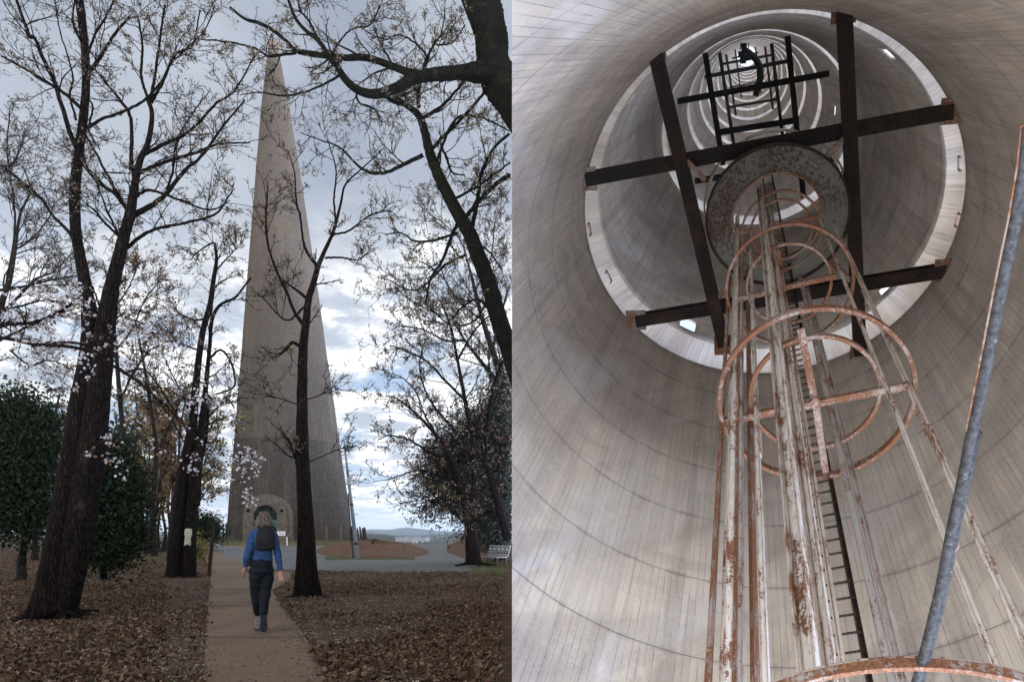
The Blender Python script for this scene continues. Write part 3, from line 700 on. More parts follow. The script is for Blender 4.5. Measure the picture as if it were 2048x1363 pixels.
# red-brown mound and bank beside the gravel
def mound(name, pix, h, mat, label, seed):
    c = [G(x, y) for x, y in pix]; cx = sum(p.x for p in c)/len(c); cy = sum(p.y for p in c)/len(c); r = np.random.default_rng(seed)
    V = []; n = 72; m = 14; xs = [p.x for p in c]+[c[0].x]; yy = [p.y for p in c]+[c[0].y]
    for i in range(m+1):
        f = 1-i/m
        for k in range(n):
            t = k/n*len(c); a = int(t); g = t-a; ex = xs[a]*(1-g)+xs[a+1]*g; ey = yy[a]*(1-g)+yy[a+1]*g
            z = h*(1-f**2.4)*(.85+.25*math.sin(ex*.9+i)+.12*r.normal()*(1-f)) if i else -.02
            V.append((cx+(ex-cx)*f, cy+(ey-cy)*f, z))
    Fc = [(i*n+k, i*n+(k+1) % n, (i+1)*n+(k+1) % n, (i+1)*n+k) for i in range(m) for k in range(n)]
    o = new_mesh(name, V, Fc, mat); tag(o, kind='structure'); return o
mound('soil_mound', [(628,1103),(640,1093),(690,1091),(760,1090),(820,1091),(850,1096),(862,1104),(850,1110),(800,1116),(740,1118),(690,1116),(650,1111)], .72, M['dirt'], '', 2)
mound('soil_bank', [(893,1098),(905,1088),(960,1085),(1012,1085),(1012,1122),(980,1124),(950,1117),(915,1110),(898,1105)], 1.0, M['dirt'], '', 4)
mound('turf_strip', [(440,1091),(470,1086),(560,1086),(700,1085.5),(738,1085.5),(700,1089),(620,1090.5),(540,1091.5),(470,1092.5)], .28, M['drygrass'], '', 6)

# scattered leaf litter, straw and pale chips
def scatter(name, mat, n, size, reg, up=.35, zoff=.012, dens=None, aspect=.5, kind='stuff', label=None, cat=None, elong=1.):
    px = reg[0]+(reg[1]-reg[0])*rng.random(n); py = CY+(reg[2]-CY)*((reg[3]-CY)/(reg[2]-CY))**rng.random(n)
    Y = F*CAMZ/(py-CY); x = (px-CX)/F*Y
    pl = np.interp(py, [1080,1088,1108,1118,1142,1180,1270,1420], [394,392,400,408,422,419,413,402]); pr = np.interp(py, [1080,1102,1117,1141,1145,1160,1182,1216,1278,1357,1420], [417,431,466,505,584,583,543,566,610,652,690])
    sp1, sp2 = np.abs(rng.normal(size=n))*4.5, np.abs(rng.normal(size=n))*5.5
    ok = (px < pl-1+sp1) | (px > pr+1-sp2); onp = (px > pl-1) & (px < pr+1)
    ok &= ~((py < 1141) & (px > 440) & (px < 1010)) & (x < LIM*Y-.14)
    if dens is not None: ok &= dens(px, py, x, Y)
    x, Y = x[ok], Y[ok]; k = len(x); p = np.stack([x, Y, gz(x, Y)+zoff+rng.random(k)*.02+np.where(onp[ok], .034, 0.)], 1)
    a = rng.normal(size=(k, 3)); a[:, 2] *= up; a = unit(a); b = rng.normal(size=(k, 3)); b[:, 2] *= up; b = unit(np.cross(np.cross(a, b), a)); nn = np.cross(a, b)
    s = (size*(.45+rng.random(k)))[:, None]
    V = np.stack([p, p+a*s*.5*elong+b*s*aspect+nn*s*.12, p+a*s*elong, p+a*s*.5*elong-b*s*aspect+nn*s*.12], 1).reshape(-1, 3)
    o = new_mesh(name, V, np.arange(len(V)).reshape(-1, 4), mat, None, False); tag(o, label, cat, kind=kind); return o
pat = lambda x, y, s, o: np.sin(x*s+o)+np.sin(y*s*.6+o*2+1.3*np.sin(x*s*.5))+.6*np.sin(x*s*2.3-y*s*1.1+o)
def dens_leaf(px, py, x, Y):
    d = .5+.34*pat(x, Y, 1.7, .4); d = np.where(px < 330, d+.45, d); d = np.where((px > 560) & (py > 1150) & (py < 1215), d+.1, d); d = np.where((px > 850) & (py > 1215), d+.4, d)
    d = np.where((px > 540) & (px < 850) & (py > 1190), d-.28, d); d = np.where((px > 330) & (px < 420), d-.45, d)
    d = np.where((px > 700) & (py > 1195) & (py < 1228) & (px-700 > (1228-py)*3), d-.5, d); d = np.where((px > 180) & (px < 400) & (py < 1128), d-.4, d)
    return rng.random(len(px)) < d
scatter('leaf_litter', M['litter'], 200000, .041, (0, 1024, 1092, 1440), dens=dens_leaf, up=.55, label='brown dry leaves scattered over the ground', cat='leaves')
_n = 1300; _py = 1100+320*rng.random(_n)**.6; _px = 404+(np.interp(_py, [1100,1182,1420], [500,543,690])-404)*np.where(rng.random(_n) < .5, rng.random(_n)**3, 1-rng.random(_n)**3*.5)
for _k in range(0): pass
def path_leaves():
    V = []
    for x, y in zip(_px, _py):
        p = np.array(G(x, y))+[0, 0, .045]; a = unit(rng.normal(size=3)*[1, 1, .2]); b = unit(np.cross([0, 0, 1.], a)); s = .018+.03*rng.random()
        V += [p, p+a*s*.5+b*s*.3+[0, 0, .004], p+a*s, p+a*s*.5-b*s*.3]
    o = new_mesh('path_litter', np.array(V), np.arange(len(V)).reshape(-1, 4), M['litter'], None, False); tag(o, 'few dry leaf bits lying on the concrete path', 'leaves', kind='stuff')
path_leaves()
scatter('large_leaf_litter', M['litter'], 11000, .06, (0, 1024, 1105, 1440), dens=lambda a, b, c, e: rng.random(len(a)) < np.where((a < 330) | (a > 850), .8, .15)+.2*pat(c, e, 2.3, 1.), up=.8, label='larger curled brown leaves lying over the litter', cat='leaves')
scatter('straw_litter', M['twigstraw'], 16000, .05, (0, 1024, 1120, 1440), aspect=.06, elong=1.6, up=.3, label='thin pale stalks and twig bits on the earth', cat='litter')
scatter('pale_chips', M['pebble'], 16000, .017, (0, 1024, 1130, 1440), up=.5, label='small pale petals and chips on the earth', cat='litter')
def blades(name, reg, n, h, label, dens=None):
    px = reg[0]+(reg[1]-reg[0])*rng.random(n); py = reg[2]+(reg[3]-reg[2])*rng.random(n); Y = F*CAMZ/(py-CY); x = (px-CX)/F*Y
    if dens is not None: m = dens(px, py); x, Y = x[m], Y[m]
    k = len(x); p = np.stack([x, Y, gz(x, Y)], 1); d = rng.normal(size=(k, 3))*.5; d[:, 2] = 1; d = unit(d); s = (h*(.4+rng.random(k)))[:, None]; w = unit(rng.normal(size=(k, 3))*[1, 1, 0])*s*.07
    V = np.stack([p-w, p+w, p+d*s+w*.2, p+d*s-w*.2], 1).reshape(-1, 3)
    o = new_mesh(name, V, np.arange(len(V)).reshape(-1, 4), M['grass'], None, False); tag(o, label, 'grass', kind='stuff'); return o
blades('grass', (180, 400, 1092, 1135), 26000, .07, 'thin green grass at the edge of the wood', lambda x, y: rng.random(len(x)) < np.clip(1-(y-1108)/26, .05, 1))
blades('grass', (650, 830, 1114, 1119), 4000, .08, 'short green grass at the foot of the red soil mound')
blades('grass', (440, 735, 1085, 1090), 9000, .35, 'dry grass round the foot of the tower')
blades('grass', (940, 1014, 1122, 1150), 2500, .10, 'dry grass round the white slatted bench')

# ---------------------------------------------------------------- the tower
def tower():
    Y = 121.; px2m = Y/F; base = (1083.)
    prof = [(1084,583.,119.5),(1060,582.3,117.5),(1000,580.5,112),(940,578.6,105.5),(880,576.6,98.5),(800,574,90.5),(700,570.5,79.5),(600,567,69.5),(480,562.5,56.5),(350,557.5,42.5),(220,552,27.5),(150,549,17.5),(110,547.3,11.5),(96,546.7,9.8)]
    zc = lambda y: CAMZ+(CY-y)*px2m
    cx0 = (583-CX)*px2m; root = thing('tower', (cx0, Y, zc(1084)), 'very tall tapering weathered concrete tower with arched door at its foot', 'tower')
    ys_ = np.array([p[0] for p in prof][::-1]); cs = np.array([p[1] for p in prof][::-1]); rs = np.array([p[2] for p in prof][::-1])
    cen = lambda y: (np.interp(y, ys_, cs)-CX)*px2m
    radius = lambda y: np.interp(y, ys_, rs)*px2m*.972
    n = 96; rows = np.linspace(1092, 96, 130); V = []; Fc = []
    wins = [(541,258,6),(541,331,4),(583,430,4),(540,563,5),(541,830,3)]
    def ang_of(px, y):      # the bearing on the shaft that is seen at px
        c, r = cen(y), radius(y); f0 = math.atan2(0-c, Y); aa = np.linspace(f0-1.45, f0+1.45, 600)
        q = CX+F*(c+r*np.sin(aa))/(Y-r*np.cos(aa)); return float(aa[np.argmin(abs(q-px))])
    for y in rows:
        c, r = cen(y), radius(y)
        for k in range(n): a = 2*math.pi*k/n; V.append((c+r*math.sin(a), Y-r*math.cos(a), zc(y)))
    for i in range(len(rows)-1):
        for k in range(n): Fc.append((i*n+k, i*n+(k+1) % n, (i+1)*n+(k+1) % n, (i+1)*n+k))
    new_mesh('shaft', V, Fc, M['tower'], root)
    # worn broken top with a reddish crown
    b = MB(); c, r = cen(96), radius(96); rr = np.random.default_rng(5); V = []; m = 24
    for j, (q, z) in enumerate(((1.0,0),(1.02,.35),(.86,.75),(.6,1.05))):
        for k in range(m): a = 2*math.pi*k/m; V.append((c+r*q*math.sin(a), Y-r*q*math.cos(a), zc(96)+z*1.0+.12*rr.random()*j))
    b.add(V, [(i*m+k, i*m+(k+1) % m, (i+1)*m+(k+1) % m, (i+1)*m+k) for i in range(3) for k in range(m)]+[tuple(range(3*m, 4*m))])
    b.build('crown', M['towertop'], root)
    def onwall(px, y, out=0.):
        a = ang_of(px, y); r = radius(y)+out; nrm = Vector((math.sin(a), -math.cos(a), .1)).normalized()
        return Vector((cen(y)+r*math.sin(a), Y-r*math.cos(a), zc(y))), nrm, Vector((math.cos(a), math.sin(a), 0))
    for px, y, w in wins:
        c, nn, u = onwall(px, y); up = nn.cross(u); up = up if up.z > 0 else -up; s = w*px2m
        MB().box(c-nn*.1, (s, .3, s*1.1), (u, nn, up)).build('window_opening', M['black'], root)
        g = MB()
        for q in (-1, 1): g.box(c+u*q*(s/2+.06)+nn*.02, (.12, .16, s*1.1+.24), (u, nn, up)); g.box(c+up*q*(s*.55+.06)+nn*.03, (s, .16, .12), (u, nn, up))
        g.build('window_surround', M['tower'], root)
    # plinth and raised lift lines
    for y, h, o_ in ((1081,.9,.10),(886,.22,.05),(1018,.10,.03),(950,.10,.03),(820,.10,.03),(748,.10,.03),(672,.09,.03),(560,.09,.03),(452,.08,.03),(340,.08,.03)):
        V = []; c = cen(y)
        for dz, e in ((-h/2, -.02), (-h/2, o_), (h/2, o_), (h/2, -.02)):
            r = radius(y)+e-dz*.1
            for k in range(n): a = 2*math.pi*k/n; V.append((c+r*math.sin(a), Y-r*math.cos(a), zc(y)+dz))
        MB().add(V, [(i*n+k, i*n+(k+1) % n, (i+1)*n+(k+1) % n, (i+1)*n+k) for i in range(3) for k in range(n)]).build('string_course', M['tower'], root, True)
    # door: arched surround, recess, green gate
    c, nn, u = onwall(535.5, 1060); up = Vector((0, 0, 1)); nn = Vector((nn.x, nn.y, 0)).normalized(); z0 = zc(1085)
    O = Vector((c.x, c.y, z0))
    def arch(w_in, w_out, hs, d0, d1, name, mat, tilt=0.):
        pts_i, pts_o = [], []
        for t in [0]+list(np.linspace(0, math.pi, 25))+[math.pi]: pass
        ring = lambda w: [(-w, 0)]+[(-w*math.cos(t), hs+w*math.sin(t)) for t in np.linspace(0, math.pi, 25)]+[(w, 0)]
        A, B = ring(w_in), ring(w_out); m = len(A); V = []
        for d in (d0, d1):
            for q in (A, B): V += [O+u*x+up*z+nn*(d) for x, z in q]
        Fc = []
        for k in range(m-1): Fc += [(2*m+k, 2*m+k+1, 3*m+k+1, 3*m+k), (k, k+1, 2*m+k+1, 2*m+k), (m+k, m+k+1, 3*m+k+1, 3*m+k)]
        MB().add(V, Fc).build(name, mat, root, False)
    arch(1.72, 3.15, 4.0, -1.5, 1.05, 'door_arch', M['archstone']); arch(2.85, 3.35, 4.0, -1.5, .75, 'door_hood', M['archstone'])
    MB().box(O+up*2.8+nn*.25, (3.5, .2, 6.0), (u, nn, up)).build('door_recess', M['black'], root)
    g = MB()
    for k in range(-6, 7): g.box(O+u*k*.26+up*1.7+nn*.62, (.10, .06, 3.4), (u, nn, up))
    for z in (.2, 1.7, 3.4): g.box(O+up*z+nn*.68, (3.4, .05, .12), (u, nn, up))
    g.build('gate', M['gate'], root)
    g = MB()
    for k in range(-5, 6):
        x = k*.29; h = math.sqrt(max(.01, 1.7**2-x*x)); g.box(O+u*x+up*(4+h/2-.3)+nn*.62, (.06, .05, h+.5), (u, nn, up))
    for z in (4.0, 4.7): g.box(O+up*z+nn*.66, (3.3, .05, .07), (u, nn, up))
    g.build('fanlight_grille', M['gatedark'], root)
    for q in (-1, 1): MB().box(O+u*q*2.42+up*4.9+nn*1.06, (.42, .1, .42), (u, nn, up)).build('vent', M['black'], root)
def mat_tower():
    m = NB('weathered_tower_concrete', .92, .15); o = m.obj(); sp = m.n('ShaderNodeSeparateXYZ'); m.l(o, sp.inputs[0]); z = sp.outputs[2]
    v = m.noise(m.map(o, (.9,.9,.035)), 1., 7, .65); b = m.noise(m.map(o, (.12,.12,.08)), 1., 5, .6); h = m.noise(m.map(o, (.05,.05,1.6)), 1., 3); fn = m.noise(o, 3., 6, .7)
    c = m.ramp(b, [(.3, (.046,.032,.021)), (.7, (.080,.056,.036))]); c = m.mix(m.mr(v, .42, .68, 0, .6), c, (.048,.042,.037)); c = m.mix(m.mr(h, .5, .62, 0, .5), c, (.055,.044,.035))
    hz = m.math('ADD', z, m.math('MULTIPLY', m.math('SUBTRACT', v, .5), .5))
    c = m.mix(m.mr(hz, 15.6, 15.9, .9, 0), c, (.010,.008,.0065))      # soot-dark lower band, a real paint line at 15.8 m
    c = m.mix(m.mr(m.math('ADD', z, m.math('MULTIPLY', b, 26.)), 34, 66, .6, 0), c, (.030,.024,.019))
    lf = m.math('ABSOLUTE', m.math('SUBTRACT', m.math('FRACT', m.math('DIVIDE', m.math('ADD', z, m.math('MULTIPLY', fn, .12)), 1.7)), .5))
    c = m.mix(m.math('MULTIPLY', m.mr(lf, .465, .497), m.mr(fn, .35, .6, .25, .8)), c, (.032,.026,.021))
    c = m.mix(m.mr(m.noise(m.map(o, (.5,.5,.02), (3,1,0)), 1., 6, .7), .52, .66, 0, .35), c, (.105,.082,.06))
    c = m.mix(m.mr(fn, .35, .7, 0, .2), c, (.17,.14,.105)); m.col(c).bump(m.math('ADD', fn, h), .5, .05); return m.m
M['tower'] = mat_tower(); M['archstone'] = simple('weathered_arch_concrete', (.055,.044,.034), (.115,.092,.072), 1.6, .9, .15, .5, 8, .03)
M['towertop'] = simple('reddish_weathered_crown', (.10,.055,.04), (.16,.095,.068), 3)
M['black'] = simple('unlit_void', (.004,.004,.004), (.007,.007,.006), 2, 1, 0)
M['gate'] = simple('green_painted_gate', (.06,.20,.13), (.10,.30,.20), 4, .5)
M['gatedark'] = simple('dark_green_iron', (.02,.04,.03), (.03,.06,.04), 4, .6)
M['postwood'] = simple('weathered_post_wood', (.05,.038,.03), (.13,.10,.08), 9, .9, .1, .5, 6, .01, (1,1,.2))
M['postdark'] = simple('dark_post_wood', (.016,.012,.010), (.04,.03,.024), 9, .9, .1, .5, 6, .01, (1,1,.2))
M['pole'] = simple('grey_concrete_pole', (.085,.10,.105), (.16,.175,.18), 3, .8, .2, .3, 6, .01, (1,1,.3))
M['wire'] = simple('black_wire', (.01,.01,.01), (.02,.02,.02), 3)
M['benchwhite'] = simple('worn_white_slats', (.17,.17,.165), (.30,.30,.29), 7)
M['benchdark'] = simple('dark_bench_wood', (.10,.08,.07), (.2,.17,.15), 7)
M['signw'] = simple('white_sign', (.6,.58,.56), (.7,.68,.66), 2); M['signr'] = simple('red_sign_print', (.45,.03,.03), (.5,.05,.04), 2)
M['cloth'] = simple('yellowed_paper_tag', (.20,.20,.13), (.40,.40,.30), 14, .9, .1, .4, 6)
M['rope'] = simple('old_rope', (.10,.09,.08), (.2,.18,.16), 20)
tower()

# ---------------------------------------------------------------- posts, pole, benches, signs
def gp(px, py): p = G(px, py); return Vector((p.x, p.y, float(gz(p.x, p.y))))
def post(x0, y0, x1, y1, w, mat, label, group=None):
    b = gp(x0, y0); t = P(x1, y1, b.y); r = w/2/F*b.y; m = MB(); k = 6
    pts = [b.lerp(t, i/k) for i in range(k+1)]; pts[0] = pts[0]-Vector((0,0,.15)); rr = [r*(1.05-.1*i/k) for i in range(k+1)]; m.tube(pts+[t+(t-b)*.012], rr+[r*.7], 10)
    o = m.build('post', M[mat], None, False); tag(o, label, 'post', group)
    o.data.transform(Matrix.Translation(-b)); o.location = b; return b, t
post(418,1150,428,1041,7,'postdark','tall dark square post close beside the left edge of the path')
for x0, y0, x1, y1, w, lab in ((434,1086,439,1048,3.2,'thin dark fence post just right of the tall dark post'),(446,1083,447,1050,2.6,'slim fence post left of the tower foot'),
        (452,1084.5,453,1045,3.4,'tallest fence post at the left edge of the tower'),(460,1084,460.5,1050,2.2,'thinnest post against the left edge of the tower'),
        (472,1086,472,1048,2.4,'short brown post in front of the tower left of the arch')):
    post(x0, y0, x1, y1, w, 'postdark', lab, 'fence posts left of the tower')
p1 = post(585.5,1089,584.5,1055,4,'postwood','pale wooden post right of the arched door carrying the rope'); post(653.5,1088,652.5,1051,4,'postwood','pale wooden post in front of the tower right of the tree'); post(682.5,1087,681.5,1050,4,'postwood','pale wooden post at the right foot of the tower')
for x0, y0, x1, y1, w, lab in ((701.5,1084.5,700,1057,3.2,'first dark fence post beside the tower right edge'),(707,1085,704.5,1052,4,'dark fence post directly left of the utility pole'),(718,1083.5,714.5,1056,3,'dark fence post directly right of the utility pole'),
        (724,1084,719.5,1053,3.6,'dark fence post fourth in the row right of the tower'),(728.5,1084,725,1056,3.4,'dark fence post fifth in the row right of the tower'),(733,1085,728.5,1054,4.4,'thick last dark fence post of the row right of the tower')):
    post(x0, y0, x1, y1, w, 'postdark', lab, 'dark fence posts right of the tower')
# rope with its little red and white sign
b = gp(556, 1091); t0 = P(558, 1068, b.y); t1 = P(584.6, 1060, b.y+.3); m = MB()
m.tube([t0.lerp(t1, k/8)-Vector((0,0,.5*math.sin(k/8*math.pi))) for k in range(9)], .035, 6); o = m.build('barrier_rope', M['rope']); tag(o, 'sagging rope between the sign and the pale post right of the arch', 'rope')
Ys = b.y-.4; root = thing('warning_sign', P(562.5, 1070, Ys), 'small white board with red print hanging on the rope before the door', 'sign')
MB().box(P(562.5, 1066, Ys), (.86, .04, .46)).build('board', M['signw'], root)
for x, y, w, h in ((559.5,1064.6,3.0,2.2),(565.3,1064.6,3.0,2.2),(560.6,1067.6,1.4,1.6),(563.2,1067.8,1.6,1.2),(566.2,1067.4,1.3,1.8)): MB().box(P(x, y, Ys-.035), (w/F*Ys, .02, h/F*Ys)).build('red_print', M['signr'], root)
g = MB(); g.tube([P(574,1090,Ys), P(574,1073,Ys)], .06, 6); o = g.build('stake', M['signw']); tag(o, 'short thin white stake standing below the rope', 'stake')
# utility pole
b = gp(715.5, 1117); t = P(688, 880, b.y); r0 = 4.6/F*b.y; root = thing('utility_pole', b, 'grey leaning utility pole standing at the edge of the soil mound', 'utility pole')
pts = [b.lerp(t, k/10) for k in range(11)]; MB().tube([b-Vector((0,0,.3))]+pts, [r0]+[r0*(1-.66*k/10) for k in range(11)], 14).build('shaft', M['pole'], root, True)
for f_ in (.12, .45, .64): 
    c = b.lerp(t, f_); MB().tube([c, c+Vector((-.005,0,.12))], r0*(1-.66*f_)*1.12, 14).build('band', M['steel_dark'], root)
c = b.lerp(t, .655); MB().box(c+Vector((.07,-.1,0)), (.22,.2,.42)).build('junction_box', M['benchwhite'], root)
for k in range(16):
    c = b.lerp(t, .34+k*.036); q = 1 if k % 2 else -1; MB().tube([c, c+Vector((q*.26,0,.01))], .013, 5).build('step', M['steel_dark'], root)
MB().tube([b+Vector((-.2,-.1,0)), b.lerp(t,.3)+Vector((-.16,-.05,0)), b.lerp(t,.55)+Vector((-.1,-.05,0))], .035, 6).build('cable_duct', M['wire'], root)
def wire(pts, r, label):
    g = MB(); g.tube(pts, r, 5); o = g.build('overhead_wire', M['wire']); tag(o, label, 'wire', 'wires at the utility pole')
def sagline(a, b_, s, n=14): return [a.lerp(b_, k/n)-Vector((0,0,s*4*(k/n)*(1-k/n))) for k in range(n+1)]
wire(sagline(P(689,884,b.y), P(905,868,b.y+38), .25), .017, 'thin wire running right from the tip of the utility pole')
wire(sagline(P(690,906,b.y), P(560,950,b.y-10), .3), .02, 'thin wire running left from the utility pole past the bare tree')
# benches
def bench(y0, px, yaw, L, wm, label, dots=False):
    b = gp(px, y0); root = thing('bench', b, label, 'bench', 'benches at the right edge'); u = Vector((math.cos(yaw), math.sin(yaw), 0)); v = Vector((-math.sin(yaw), math.cos(yaw), 0)); z = Vector((0,0,1)); ax = (u, v, z)
    for k in range(4): MB().box(b+v*(-.2+.125*k)+z*.42, (L, .095, .035), ax).build('seat_slat', wm, root)
    for k in range(4):
        MB().box(b+v*(.27+.03*k)+z*(.50+.115*k), (L, .03, .085), ax).build('back_slat', wm, root)
    for q in (-.42, 0, .42):
        MB().box(b+u*L*q+v*.33+z*.52, (.05, .05, .62), (u, (v+z*-.25).normalized(), (z+v*.25).normalized())).build('back_support', M['steel_dark'], root)
        for s in (-.18, .22): MB().box(b+u*L*q+v*s+z*.19, (.06, .06, .42), ax).build('leg', M['steel_dark'], root)
    for q in (-.5, .5): MB().box(b+u*(L*q+.02*q)+z*.62, (.05, .45, .05), ax).build('arm_rest', M['steel_dark'], root)
    if dots:
        for k in range(5):
            c = b+u*L*(-.4+.2*k)+v*(.27+.03*2-.022)+z*(.50+.115*2.0); g = MB(); g.tube([c, c-v*.012], .045, 14); g.build('white_disc', M['signw'], root)
bench(1133, 984, math.radians(-52), 1.75, M['benchwhite'], 'worn white slatted bench with a row of five white discs along its back', True)
bench(1091, 933, math.radians(-35), 2.6, M['benchdark'], 'weathered brown bench farther off under the trees by the view')
# paper tag wrapped on the double tree
Yt = G(372, 1154).y-.50; c = P(376, 1072, Yt); V = []; Fc = []
for j in range(13):
    for i in range(9):
        a = (i/8-.5)*1.3; x = math.sin(a)*.17*(1+.12*math.sin(j*.6)); V.append((c.x+x+j*-.003, c.y+.16-math.cos(a)*.16+.012*math.sin(j*1.3+i), c.z+.24-j*.042-.012*math.sin(i*1.1)))
Fc = [(j*9+i, j*9+i+1, j*9+i+10, j*9+i+9) for j in range(12) for i in range(8)]
o = new_mesh('paper_tag', V, Fc, M['cloth']); sm = o.modifiers.new('s','SOLIDIFY'); sm.thickness = .004; tag(o, 'yellowed sheet of laminated paper tied round the double tree by the path', 'notice')

# ---------------------------------------------------------------- TREES
Y1 = G(95, 1238).y
tree('oak_tree', 'huge dark double trunked tree filling the left foreground', 'tree', Y1,
  [([(97,1240,84),(112,1150,74),(128,1050,66),(150,920,60),(166,800,52),(182,690,42),(176,600,31),(162,520,25),(152,460,23),(150,380,23),(158,300,20),(168,220,18),(172,150,17),(168,80,17),(160,10,18),(152,-60,17)], .3, .22),
   ([(128,1225,50),(160,1060,60),(184,900,56),(196,800,50),(204,720,46),(210,660,42),(222,580,32),(236,520,26),(248,470,23),(260,425,21),(270,365,16),(280,320,14),(296,285,12),(304,230,10),(296,200,9)], -.3, .15)],
  [([(152,295,12),(135,250,11),(110,170,10),(85,115,9),(70,78,8),(58,72,11),(50,50,8),(36,10,7),(28,-20,6)], -.8), ([(160,215,9),(130,188,8),(95,165,7),(50,138,6),(2,112,5)], -.5),
   ([(150,480,8),(130,455,8),(105,430,7),(80,395,7),(40,360,6),(4,330,5)], .8), ([(172,148,11),(190,130,9),(210,100,7),(232,65,6),(260,33,5)], .5),
   ([(176,255,8),(205,238,7),(255,220,6),(295,195,5),(330,150,4),(355,90,3)], -.7), ([(172,270,5),(215,350,6),(240,395,7),(252,415,8)], .6),
   ([(262,430,10),(236,395,9),(205,370,8),(180,345,6),(168,320,4)], .2), ([(266,432,15),(300,412,12),(330,390,10),(365,345,8),(405,310,6),(440,260,5),(490,200,3)], -.9),
   ([(272,350,9),(300,335,8),(345,320,7),(400,302,6),(440,288,5),(500,285,3)], .5), ([(268,395,7),(300,380,7),(360,400,5),(420,420,4),(460,400,2)], .8),
   ([(250,500,9),(285,470,8),(320,455,7),(375,444,6),(430,428,5),(462,385,3),(468,365,2)], -.6), ([(285,310,10),(330,288,8),(380,262,6),(430,210,5),(470,180,4),(510,110,2.5)], .7),
   ([(262,340,9),(262,240,8),(240,200,7),(215,170,5),(190,140,3),(150,100,2)], .3), ([(302,205,8),(325,165,6),(350,110,5),(385,90,4),(400,20,3)], .2), ([(300,200,8),(310,150,6),(320,80,5),(330,10,4)], -.6),
   ([(296,200,7),(282,150,6),(285,90,5),(275,30,4)], .6), ([(235,470,6),(205,440,6),(190,420,4),(172,408,3)], -.3), ([(152,240,6),(140,190,5),(145,150,4),(120,60,3),(110,5,3)], .7),
   ([(175,110,6),(190,70,5),(220,20,4),(230,-10,3)], -.4), ([(190,690,9),(230,640,4),(260,620,3),(300,625,2)], .3), ([(170,190,5),(186,215,4),(178,260,4),(200,300,3)], .5),
   ([(178,560,5),(195,600,4),(205,640,5)], .3), ([(330,388,6),(345,345,5),(350,300,4),(370,250,3),(420,180,2)], .6), ([(340,130,3),(370,100,3),(410,60,2.5),(430,10,2)], .8)],
  dict(n1=9, l1=(30,150), n2=6, l2=.55, n3=5, l3=.55, tmin=.22, rmax=.085, up=.10, flat=.2), ('bud', 4.2, 3, .45), base=G(105,1238))
Y2 = G(372, 1154).y
tree('oak_tree', 'dark double stemmed tree beside the path with a sheet of paper tied to it', 'tree', Y2,
  [([(350,1156,30),(352,1110,28),(357,1060,26),(362,1000,26),(370,930,24),(383,860,20),(390,790,16),(397,720,13),(406,660,12),(420,610,11),(427,560,9),(433,520,7),(430,487,6)], -.2, .5),
   ([(378,1154,22),(380,1090,22),(381,1030,23),(390,960,20),(395,900,17),(403,850,14),(410,790,11),(415,740,9),(420,690,8),(424,640,8),(440,610,6),(470,595,5),(490,570,4),(502,555,4)], .25, .4)],
  [([(392,1010,18),(395,985,15),(400,930,10),(412,870,8),(418,790,5)], .8), ([(424,630,6),(395,640,5),(370,632,4),(345,618,3)], .3), ([(398,700,5),(370,690,4),(350,680,3),(330,650,2)], -.3), ([(416,720,6),(440,700,5),(460,720,5),(470,770,4),(440,785,4),(425,790,3)], .2),
   ([(430,500,4),(428,485,4),(400,500,3),(380,520,2)], .2), ([(433,540,4),(450,520,3),(470,500,2),(490,475,1.6)], -.2), ([(386,850,5),(370,800,4),(350,760,3),(330,720,2)], .3), ([(405,850,5),(430,820,4),(455,800,3),(470,815,2)], -.3), ([(380,870,5),(350,830,4),(320,800,3),(290,790,2)], -.5)],
  dict(n1=12, l1=(22,85), n2=5, l2=.55, n3=5, l3=.55, tmin=.3, rmax=.14), [('bud', 3.8, 3, .5)])
Y3 = G(614, 1192).y
tree('slim_tree', 'slender dark tree standing in front of the tower right of the walker', 'tree', Y3,
  [([(616,1193,40),(613,1140,33),(612,1060,28),(609,1000,26),(607,950,25),(605,900,24),(604,820,21),(605,740,19),(607,690,17),(613,640,15),(617,600,13),(626,570,12),(633,545,11),(637,530,10),(650,500,8),(664,470,7),(672,445,6),(682,405,5),(690,370,4),(715,345,3),(745,318,2.5),(768,296,2)], -.4, .5)],
  [([(635,533,8),(612,500,6),(605,470,5),(600,430,5),(592,400,4),(588,340,3),(575,300,2)], .4), ([(611,655,9),(590,625,7),(572,580,6),(552,540,5),(538,500,5),(532,460,5),(532,430,4),(536,370,3)], -.4),
   ([(607,697,9),(585,685,7),(570,700,6),(555,712,3)], -.3), ([(618,600,8),(600,585,6),(580,570,4),(565,560,3)], .3), ([(664,470,5),(700,460,4),(740,430,3),(780,420,2)], -.4), ([(650,515,5),(685,515,4),(715,520,3),(735,505,2)], .3), ([(672,445,5),(668,400,4),(672,340,3),(655,280,2)], .3),
   ([(608,800,3),(640,790,2.4),(672,770,1.6)], .2), ([(604,812,3),(570,800,2.4),(535,790,1.6)], -.2), ([(598,935,10),(592,908,12)], -.1), ([(612,610,5),(575,640,4),(540,610,3),(522,590,2)], .5), ([(605,930,2.4),(660,905,2),(700,890,1.4)], .2)],
  dict(n1=9, l1=(28,110), n2=5, l2=.5, n3=5, l3=.5, tmin=.42, rmax=.12), [('bud', 3.8, 2, .45)])
